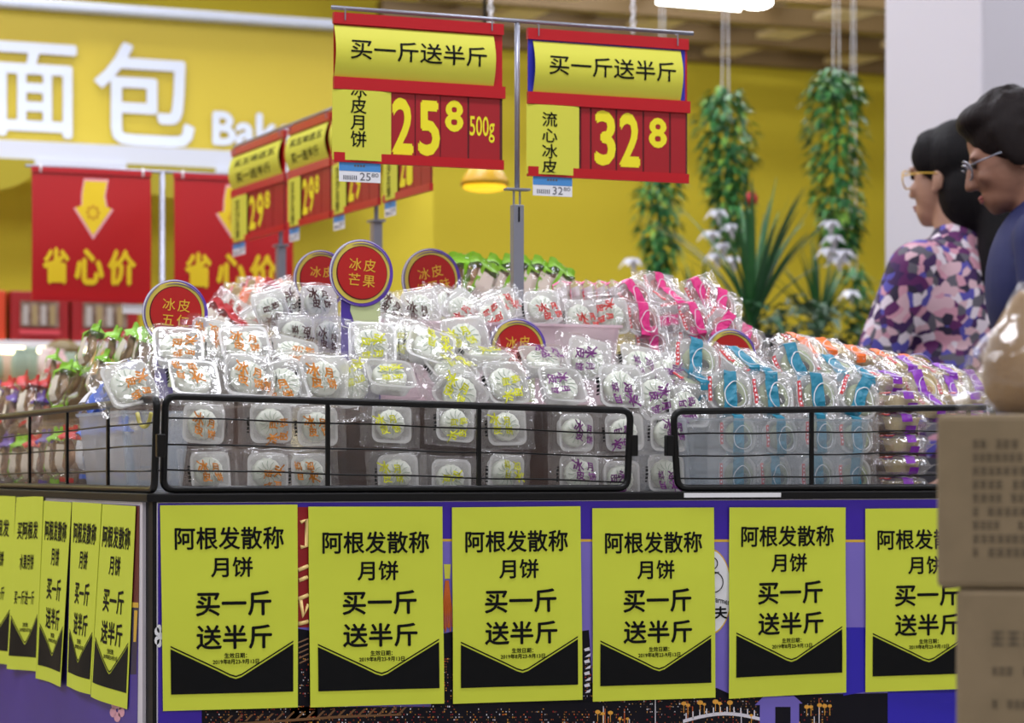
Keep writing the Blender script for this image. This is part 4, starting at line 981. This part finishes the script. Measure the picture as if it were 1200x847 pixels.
def strap_plant(px, py, D, n, L, lab, seed, pot_h, extra=None):
    rr = random.Random(seed); b = atD(px, py, D)
    t = empty('potted_plant', (b.x, b.y, b.z-pot_h), lab, 'plant')
    g = G(); g.lathe([(.06, -pot_h), (.085, 0), (.09, .012), (.08, .012), (.078, -.01), (.01, -.012)], 24, Matrix.Translation(b)); new('pot', g, mat('pot_dark', (30, 30, 30), .5), t, True)
    gs = [G(), G()]
    for k in range(n):
        a = rr.uniform(0, 2*PI); l = L*rr.uniform(.6, 1.1); lean = rr.uniform(.1, .75); w0 = rr.uniform(.005, .010); g = gs[k % 2]; pts = []
        for j in range(9):
            f = j/8; x = lean*l*f**1.4; z = l*(f-.35*lean*f*f*1.4); pts.append((b+Vector((math.cos(a)*x, math.sin(a)*x, z)), w0*math.sin(PI*min(1, .12+.86*f))+.0005))
        sd = Vector((-math.sin(a), math.cos(a), 0)); vv = []
        for p, w in pts: vv += [p+sd*w, p-Vector((0, 0, w*.4)), p-sd*w]
        g.add(vv, [f for j in range(8) for f in ((3*j, 3*j+1, 3*j+4, 3*j+3), (3*j+1, 3*j+2, 3*j+5, 3*j+4))])
    new('strap_leaves', gs[0], mat('strap_green', (52, 108, 56), .5), t); new('strap_leaves', gs[1], mat('strap_dark', (36, 82, 46), .5), t)
    g = G()
    for k in range(170):
        a = rr.uniform(0, 2*PI); rad = .20*math.sqrt(rr.random()); q = b+Vector((math.cos(a)*rad, math.sin(a)*rad*.7, .02+rr.uniform(-.05, .10)))
        leaf(g, q, (math.cos(a), math.sin(a), rr.uniform(-.4, .5)), rr.uniform(.05, .10), rr.uniform(.010, .02))
    new('undergrowth', g, MC['strap_dark'], t)
    if extra:
        c = atD(extra[0], extra[1], D); g = G(); g.tube([b, b.lerp(c, .6)+Vector((.01, 0, 0)), c], .004, 6); new('flower_stalk', g, M_lf[1], t)
        g = G()
        for k in range(14):
            a = k*2.4; leaf(g, c, (math.cos(a), math.sin(a), math.sin(k)), .03, .012, 0)
        g.ell(c, (.02, .02, .02), 8); new('red_bloom', g, mat('bloom_red', (178, 20, 36), .5), t)
    g = G(); g.lathe([(.11, 0), (.11, b.z-pot_h-.02), (.13, b.z-pot_h-.02), (.13, b.z-pot_h)], 20, Matrix.Translation((b.x, b.y, 0)))
    solo('plant_stand', g, mat('stand_dark', (58, 40, 30), .6), 'dark round stand under the '+lab, 'stand')
strap_plant(882, 398, 7.45, 40, .52, 'spiky potted plant with one red bloom', 6, .12, (880, 233))
strap_plant(960, 402, 8.6, 34, .36, 'lower arching potted plant by the column', 8, .12)
strap_plant(820, 412, 8.8, 30, .34, 'bushy potted plant behind the pink packs', 9, .12)

# ------------------------------------------------------------------ cartons and wrapped fruit, near right
M_card = mat('cardboard', (140, 122, 94), .8, noise=(25, (132, 115, 88))); M_print = mat('carton_print', (94, 84, 68), .8)
DC = 2.5; q = atD(1098, 550, DC); th = -math.radians(35)
CM = Matrix.Translation((q.x, q.y, 0)) @ Matrix.Rotation(th, 4, 'Z')
zt3, zm3 = atD(1150, 485, DC).z, atD(1150, 690, DC).z
def carton(lab, x0, w, d, z0, z1, rows, cols, head):
    t = empty('cardboard_carton', CM @ Vector((x0+w/2, d/2, z0)), lab, 'box', 'stacked cardboard cartons')
    g = G(); g.box((x0, 0, z0), (x0+w, d, z1), CM); new('carton', g, M_card, t, bevel=.006)
    g = G(); g.box((x0+.002, d*.42, z1-.0004), (x0+w-.002, d*.58, z1+.0006), CM); new('packing_tape', g, mat('tape_tan', (168, 146, 108), .3), t)
    g = G(); rr = random.Random(int(z0*900))
    for r_ in range(rows):
        zr = z1-(z1-z0)*(.17+.62*r_/max(1, rows-1)) if not head else z1-(z1-z0)*(.15+.62*r_/max(1, rows-1))
        h = .0075 if (head and r_ == 0) else .0042
        x = x0+.034
        while x < x0+w-.05:
            wd_ = h*1.5*rr.uniform(.7, 1.0)
            if rr.random() < .85 and not (r_ > rows*.6 and x > x0+.14+.05*rr.random()):
                for k in range(3): g.box((x, -.0006, zr-h+k*h*.75), (x+wd_, .0002, zr-h+k*h*.75+h*.28), CM)
                g.box((x+wd_*.4, -.0006, zr-h), (x+wd_*.55, .0002, zr+h*.8), CM)
            x += wd_*1.35
    new('printed_rows', g, M_print, t); return t
carton('upper cardboard carton with rows of grey print, near the right edge', 0, .34, .26, zm3+.001, zt3, 9, 1, False)
carton('lower cardboard carton under the printed one, at the bottom right corner', .018, .32, .25, .40, zm3, 7, 1, True)
carton('bottom cardboard carton of the stack, below the lower one', .006, .34, .26, .001, .399, 6, 1, True)
f0 = CM @ Vector((.095, .10, 0)); c = atD(1206, 420, (f0-CAM).dot(FWD))
t = empty('wrapped_fruit', (c.x, c.y, zt3), 'beige pear-shaped fruit in loose clear plastic on top of the upper carton', 'fruit')
prof = [(.004, .0), (.030, .002), (.042, .018), (.047, .038), (.045, .058), (.036, .082), (.024, .103), (.015, .116), (.010, .122), (.002, .124)]
M = Matrix.Translation((c.x, c.y, zt3+.0015))
g = G(); g.lathe(prof, 36, M); new('fruit', g, mat('fruit_skin', (160, 124, 72), .6, noise=(18, (144, 108, 58)), bump=(220, .3)), t, True)
g = G()
def wrap(u, v):
    a = 2*PI*u; f = v; i = min(int(f*9), 8); r0 = prof[i][0]*(1-(f*9-i))+prof[i+1][0]*(f*9-i); z = f*.124
    flare = .030*max(0, math.cos(a-PI*1.12))**2*(1-f)+.006
    r_ = r0+flare+.005*NZ.noise(Vector((math.cos(a)*2, math.sin(a)*2, f*5)))
    return M @ Vector((r_*math.cos(a), r_*math.sin(a), z+.001+.006*f))
g.grid(wrap, 48, 26); new('plastic_wrap', g, clear('wrap_film', (226, 234, 250), .06, .07, .14, (60, .5), .28), t, True)
g = G(); pr = atD(1112, 470, (f0-CAM).dot(FWD)); ctr = Vector((c.x, c.y, zt3))
def flap(u, v):
    d = RGT*-1; p = ctr + d*(.030+.046*u) + Vector((0, 0, .003+.085*v*(1-u*.75)+.008*math.sin(u*7)*v)) + FWD*(.02*math.sin(v*5+u*4)-.01)
    return p
g.grid(flap, 14, 10); new('plastic_flap', g, MC['wrap_film'], t, True)

# ------------------------------------------------------------------ people
def remesh(name, g, mats, parent, vox, M, sub=6, smooth=5, colour_fn=None, label=None):
    me = bpy.data.meshes.new(name); me.from_pydata([tuple(p) for p in g.v], [], g.f); o = bpy.data.objects.new(name, me); COL.objects.link(o)
    r = o.modifiers.new('r', 'REMESH'); r.mode = 'VOXEL'; r.voxel_size = vox; r.use_smooth_shade = True
    s = o.modifiers.new('s', 'SMOOTH'); s.iterations = smooth; s.factor = .5
    dg = bpy.context.evaluated_depsgraph_get(); m2 = bpy.data.meshes.new_from_object(o.evaluated_get(dg)); bpy.data.objects.remove(o); bpy.data.meshes.remove(me)
    m2.name = name; m2.transform(M); m2.materials.clear()
    m2.materials.append(mats); m2.polygons.foreach_set('use_smooth', [True]*len(m2.polygons))
    n = bpy.data.objects.new(name, m2); COL.objects.link(n)
    if parent: n.parent = parent; n.matrix_parent_inverse = Matrix.Translation(-OFF[parent])
    if label: n['label'] = label
    return n
def hair_mat(n, c):
    m = mat(n, c, .6, spec=.15); nt = m.node_tree
    tc = nt.nodes.new('ShaderNodeTexCoord'); mp = nt.nodes.new('ShaderNodeMapping'); mp.inputs['Scale'].default_value = (160, 160, 14)
    nz = nt.nodes.new('ShaderNodeTexNoise'); nz.inputs['Scale'].default_value = 1; bp = nt.nodes.new('ShaderNodeBump'); bp.inputs['Strength'].default_value = .6; bp.inputs['Distance'].default_value = .004
    nt.links.new(tc.outputs['Object'], mp.inputs[0]); nt.links.new(mp.outputs[0], nz.inputs['Vector']); nt.links.new(nz.outputs['Fac'], bp.inputs['Height']); nt.links.new(bp.outputs['Normal'], nt.nodes['Principled BSDF'].inputs['Normal'])
    return m
def floral():
    m = mat('floral_blouse', (200, 170, 190), .75); nt = m.node_tree; b = nt.nodes['Principled BSDF']; N = nt.nodes.new; Lk = nt.links.new
    tc = N('ShaderNodeTexCoord'); nz = N('ShaderNodeTexNoise'); nz.inputs['Scale'].default_value = 16
    ad = N('ShaderNodeMixRGB'); ad.blend_type = 'ADD'; ad.inputs[0].default_value = .035; Lk(tc.outputs['Object'], ad.inputs[1]); Lk(nz.outputs['Color'], ad.inputs[2]); Lk(tc.outputs['Object'], nz.inputs['Vector'])
    v = N('ShaderNodeTexVoronoi'); v.inputs['Scale'].default_value = 52; Lk(ad.outputs[0], v.inputs['Vector'])
    sp = N('ShaderNodeSeparateColor'); Lk(v.outputs['Color'], sp.inputs[0]); r = N('ShaderNodeValToRGB'); r.color_ramp.interpolation = 'CONSTANT'
    cs = [(0, (60, 28, 84)), (.17, (226, 214, 224)), (.30, (206, 150, 168)), (.44, (96, 92, 104)), (.57, (84, 78, 168)), (.68, (96, 34, 96)), (.80, (212, 176, 186)), (.92, (44, 34, 60))]
    el = r.color_ramp.elements
    for i, (p, c) in enumerate(cs):
        e = el[i] if i < 2 else el.new(p)
        e.position = p; e.color = lin(c)
    Lk(sp.outputs[0], r.inputs['Fac']); Lk(r.outputs['Color'], b.inputs['Base Color']); return m
def hand(g, w, d, up, side, s=1.0):
    """palm and five bent fingers: w wrist, d forward, up back of the hand, side towards the thumb"""
    d, up, side = Vector(d).normalized(), Vector(up).normalized(), Vector(side).normalized(); w = Vector(w)
    for k in range(4):
        g.cap(w+side*(.024-.016*k)*.7, w+d*.082*s+side*(.027-.018*k)*s, .013, .0105)
    for k, L in enumerate((.068, .076, .071, .055)):
        a = w+d*.080*s+side*(.030-.020*k)*s; b = a+(d*.9-up*.25+side*(.10-.07*k)).normalized()*L*.5*s; c = b+(d*.6-up*.75+side*(.10-.07*k)).normalized()*L*.5*s
        g.cap(a, b, .0092*s, .0085*s, 8); g.cap(b, c, .0085*s, .0072*s, 8)
    a = w+d*.022*s+side*.022; b = a+(d*.55+side*.8-up*.2).normalized()*.040*s; c = b+(d*.85+side*.25-up*.35).normalized()*.032*s
    g.cap(a, b, .0125*s, .0105*s, 8); g.cap(b, c, .0105*s, .0085*s, 8)
def person(lab, loc, rz, chin, crown, headf, tilt, nod, shd, arms, shirt, shirt_m, trouser_m, skin_m, hair, hair_m, lean):
    M = Matrix.Translation((loc.x, loc.y, 0)) @ Matrix.Rotation(rz, 4, 'Z')
    t = empty('person', (loc.x, loc.y, 0), lab, 'person', 'shoppers by the column')
    s = (crown-chin)/.226; sh = chin-shd; hip = .80; k = Vector((0, -lean, 0))
    HM = Matrix.Translation((0, -headf, chin)) @ Matrix.Rotation(nod, 4, 'X') @ Matrix.Rotation(tilt, 4, 'Z') @ Matrix.Scale(s, 4)
    H = lambda p: tuple(HM @ Vector(p))
    ra = HM.to_euler()
    g = G()
    def he(c, r, n=12): g.ell((0, 0, 0), r, n, HM @ Matrix.Translation(c))
    he((0, .014, .138), (.073, .092, .086)); he((0, -.026, .085), (.061, .063, .085)); he((0, -.040, .036), (.046, .050, .038)); he((0, -.066, .018), (.022, .020, .018))
    g.cap(H((0, -.084, .115)), H((0, -.103, .078)), .008*s, .012*s); he((.009, -.096, .074), (.008, .009, .007), 8); he((-.009, -.096, .074), (.008, .009, .007), 8)
    he((0, -.084, .047), (.022, .010, .007), 8); he((0, -.083, .038), (.019, .010, .007), 8)
    he((.030, -.072, .128), (.024, .013, .008), 8); he((-.030, -.072, .128), (.024, .013, .008), 8); he((.034, -.066, .082), (.022, .018, .018), 8); he((-.034, -.066, .082), (.022, .018, .018), 8)
    for sx in (-1, 1): he((sx*.073, .016, .090), (.008, .016, .025), 8); he((sx*.072, .006, .070), (.008, .009, .010), 8)
    nb = Vector((0, .01-lean*.9, sh-.01)); g.cap(nb, H((0, .012, .06)), .058*s, .052*s)
    # trunk
    g.ell((0, -lean*.75, sh-.13), (.150, .098, .17)); g.ell((0, -lean*.4, sh-.30), (.135, .092, .16)); g.ell((0, 0, hip+.06), (.160, .108, .13)); g.cap((-.13, -lean*.9, sh-.045), (.13, -lean*.9, sh-.045), .052, .052)
    cl = G(); cl.ell((0, -lean*.75, sh-.13), (.164, .116, .175)); cl.ell((0, -lean*.4, sh-.30), (.156, .116, .17)); cl.ell((0, 0, hip+.06), (.172, .122, .14)); cl.cap((-.135, -lean*.9, sh-.048), (.135, -lean*.9, sh-.048), .062, .062); cl.cap(nb+Vector((0, 0, -.05)), nb+Vector((0, .0, .026)), .080, .066)
    tr = G()
    for sx in (-1, 1):
        a = (sx*.085, .0, hip); b = (sx*.095, -.015, .46); c = (sx*.098, .015, .075)
        g.cap(a, b, .082, .056); g.cap(b, c, .054, .036); g.cap((sx*.098, .02, .045), (sx*.108, -.13, .028), .036, .026)
        tr.cap(a, b, .100, .074); tr.cap(b, (sx*.098, .012, .11), .074, .066)
        sg = G(); sg.cap((sx*.098, .03, .048), (sx*.110, -.135, .036), .046, .035); sg.box((sx*.098-.04, -.16, .001), (sx*.098+.05, .07, .03)); remesh('shoe', sg, mat('shoe_black', (24, 24, 26), .4), t, .007, M)
    tr.ell((0, 0, hip+.02), (.168, .118, .12))
    for sx, el, wr, (d, u, sd) in arms:
        a = Vector((sx*.155, -lean*.9, sh-.055)); el = Vector(el); wr = Vector(wr)
        g.cap(a, el, .046, .036); g.cap(el, wr, .036, .025); hand(g, wr, d, u, sd, s*.92); cl.cap(a, el, .062, .052); cl.cap(el, el.lerp(wr, .86), .052, .040)
    remesh('body', g, skin_m, t, .006, M, smooth=3)
    remesh(shirt, cl, shirt_m, t, .009, M); remesh('trousers', tr, trouser_m, t, .009, M)
    hg = G(); hair(hg, H, HM, s); remesh('hair', hg, hair_m, t, .006, M, smooth=4)
    eg = G()
    for sx in (-1, 1): eg.ell((0, 0, 0), (.012, .006, .007), 8, M @ HM @ Matrix.Translation((sx*.030, -.079, .112)))
    new('eye', eg, mat('eye_dark', (40, 30, 28), .2), t, True)
    lg = G(); lg.ell((0, 0, 0), (.021, .006, .005), 8, M @ HM @ Matrix.Translation((0, -.091, .047))); lg.ell((0, 0, 0), (.018, .006, .005), 8, M @ HM @ Matrix.Translation((0, -.090, .040))); new('lips', lg, mat('lips', (170, 96, 92), .5), t, True)
    gg = G()
    for sx in (-1, 1):
        gg.tube([M @ (HM @ Vector((sx*.034+.026*math.cos(a), -.098+.01*abs(math.cos(a)), .108+.020*math.sin(a)))) for a in [2*PI*j/20 for j in range(20)]], .0018, 6, True)
        gg.tube([M @ (HM @ Vector(p)) for p in ((sx*.060, -.088, .114), (sx*.076, -.03, .112), (sx*.080, .020, .105))], .0016, 6)
    gg.tube([M @ (HM @ Vector(p)) for p in ((-.010, -.100, .112), (0, -.104, .115), (.010, -.100, .112))], .0014, 6)
    new('glasses', gg, M_gold if 'floral' in lab else M_metal, t, True)
    return t, M, HM
M_skin = mat('skin', (168, 128, 106), .55); M_skin2 = mat('skin_warm', (146, 104, 84), .55)
def hair_w(g, H, HM, s):
    g.ell((0, 0, 0), (.083, .094, .090), 14, HM @ Matrix.Translation((0, .028, .142)))
    g.ell((0, 0, 0), (.068, .050, .030), 12, HM @ Matrix.Translation((0, -.022, .188)))
    g.ell((0, 0, 0), (.076, .074, .105), 12, HM @ Matrix.Translation((0, .052, .068)))
    for sx in (-1, 1): g.ell((0, 0, 0), (.016, .040, .045), 8, HM @ Matrix.Translation((sx*.066, -.018, .150)))
    P = [H((0, .095, .085)), H((0, .118, .03)), H((0, .125, -.06)), H((.01, .122, -.15)), H((.012, .112, -.22))]
    g.tube(P, [.034*s, .046*s, .052*s, .044*s, .012*s], 14)
def hair_m2(g, H, HM, s):
    g.ell((0, 0, 0), (.088, .098, .090), 14, HM @ Matrix.Translation((0, .024, .150)))
    g.ell((0, 0, 0), (.074, .052, .036), 12, HM @ Matrix.Translation((0, -.030, .198)))
    rr = random.Random(3)
    for k in range(150):
        a, b = rr.uniform(0, 2*PI), rr.uniform(-.2, 1.5); p = (.084*math.cos(a)*math.cos(b), .024+.094*math.sin(a)*math.cos(b), .150+.088*math.sin(b))
        if p[1] < -.035 and p[2] < .185: continue
        g.ell((0, 0, 0), (.010, .010, .011), 6, HM @ Matrix.Translation(p))
    g.ell((0, 0, 0), (.080, .066, .075), 12, HM @ Matrix.Translation((0, .052, .095)))
    for sx in (-1, 1): g.ell((0, 0, 0), (.014, .034, .060), 8, HM @ Matrix.Translation((sx*.078, .010, .125)))
arms_w = ((1, (.205, -.07, 1.05), (.15, -.27, .97), ((-.1, -1, -.1), (0, 0, 1), (-1, 0, 0))), (-1, (-.20, -.04, 1.04), (-.14, -.25, .98), ((.1, -1, -.1), (0, 0, 1), (1, 0, 0))))
t, M, HM = person('person with a black ponytail and floral blouse looking left', atD(1121, 550, 5.8), -math.radians(158), 1.367, 1.594, .01, 0, .05, .055, arms_w, 'blouse', floral(), mat('trousers_dark', (40, 40, 50), .7), M_skin, hair_w, hair_mat('hair_black', (18, 16, 18)), 0.0)
g = G()
for k in range(9):
    p = M @ (HM @ Vector((.045*math.cos(k*.75), .112+.004*(k % 2), .072+.022*math.sin(k*.75)))); g.ell(p, (.011, .011, .009), 6)
new('hair_clip', g, mat('clip_silver', (196, 206, 216), .25, .3), t, True)
arms_p = ((1, (.225, -.02, 1.00), (.19, -.16, .80), ((-.1, -1, -.1), (0, 0, 1), (-1, 0, 0))), (-1, (-.225, -.02, 1.00), (-.19, -.16, .80), ((.1, -1, -.1), (0, 0, 1), (1, 0, 0))))
person('person with short dark hair, glasses and navy top bending at the right edge', atD(1242, 550, 5.1), -math.radians(122), 1.345, 1.560, .055, 0, .40, .035, arms_p, 'navy_top', mat('navy_cloth', (24, 31, 82), .8), MC['trousers_dark'], M_skin2, hair_m2, hair_mat('hair_dark_brown', (30, 24, 24)), .04)
bpy.context.view_layer.update()
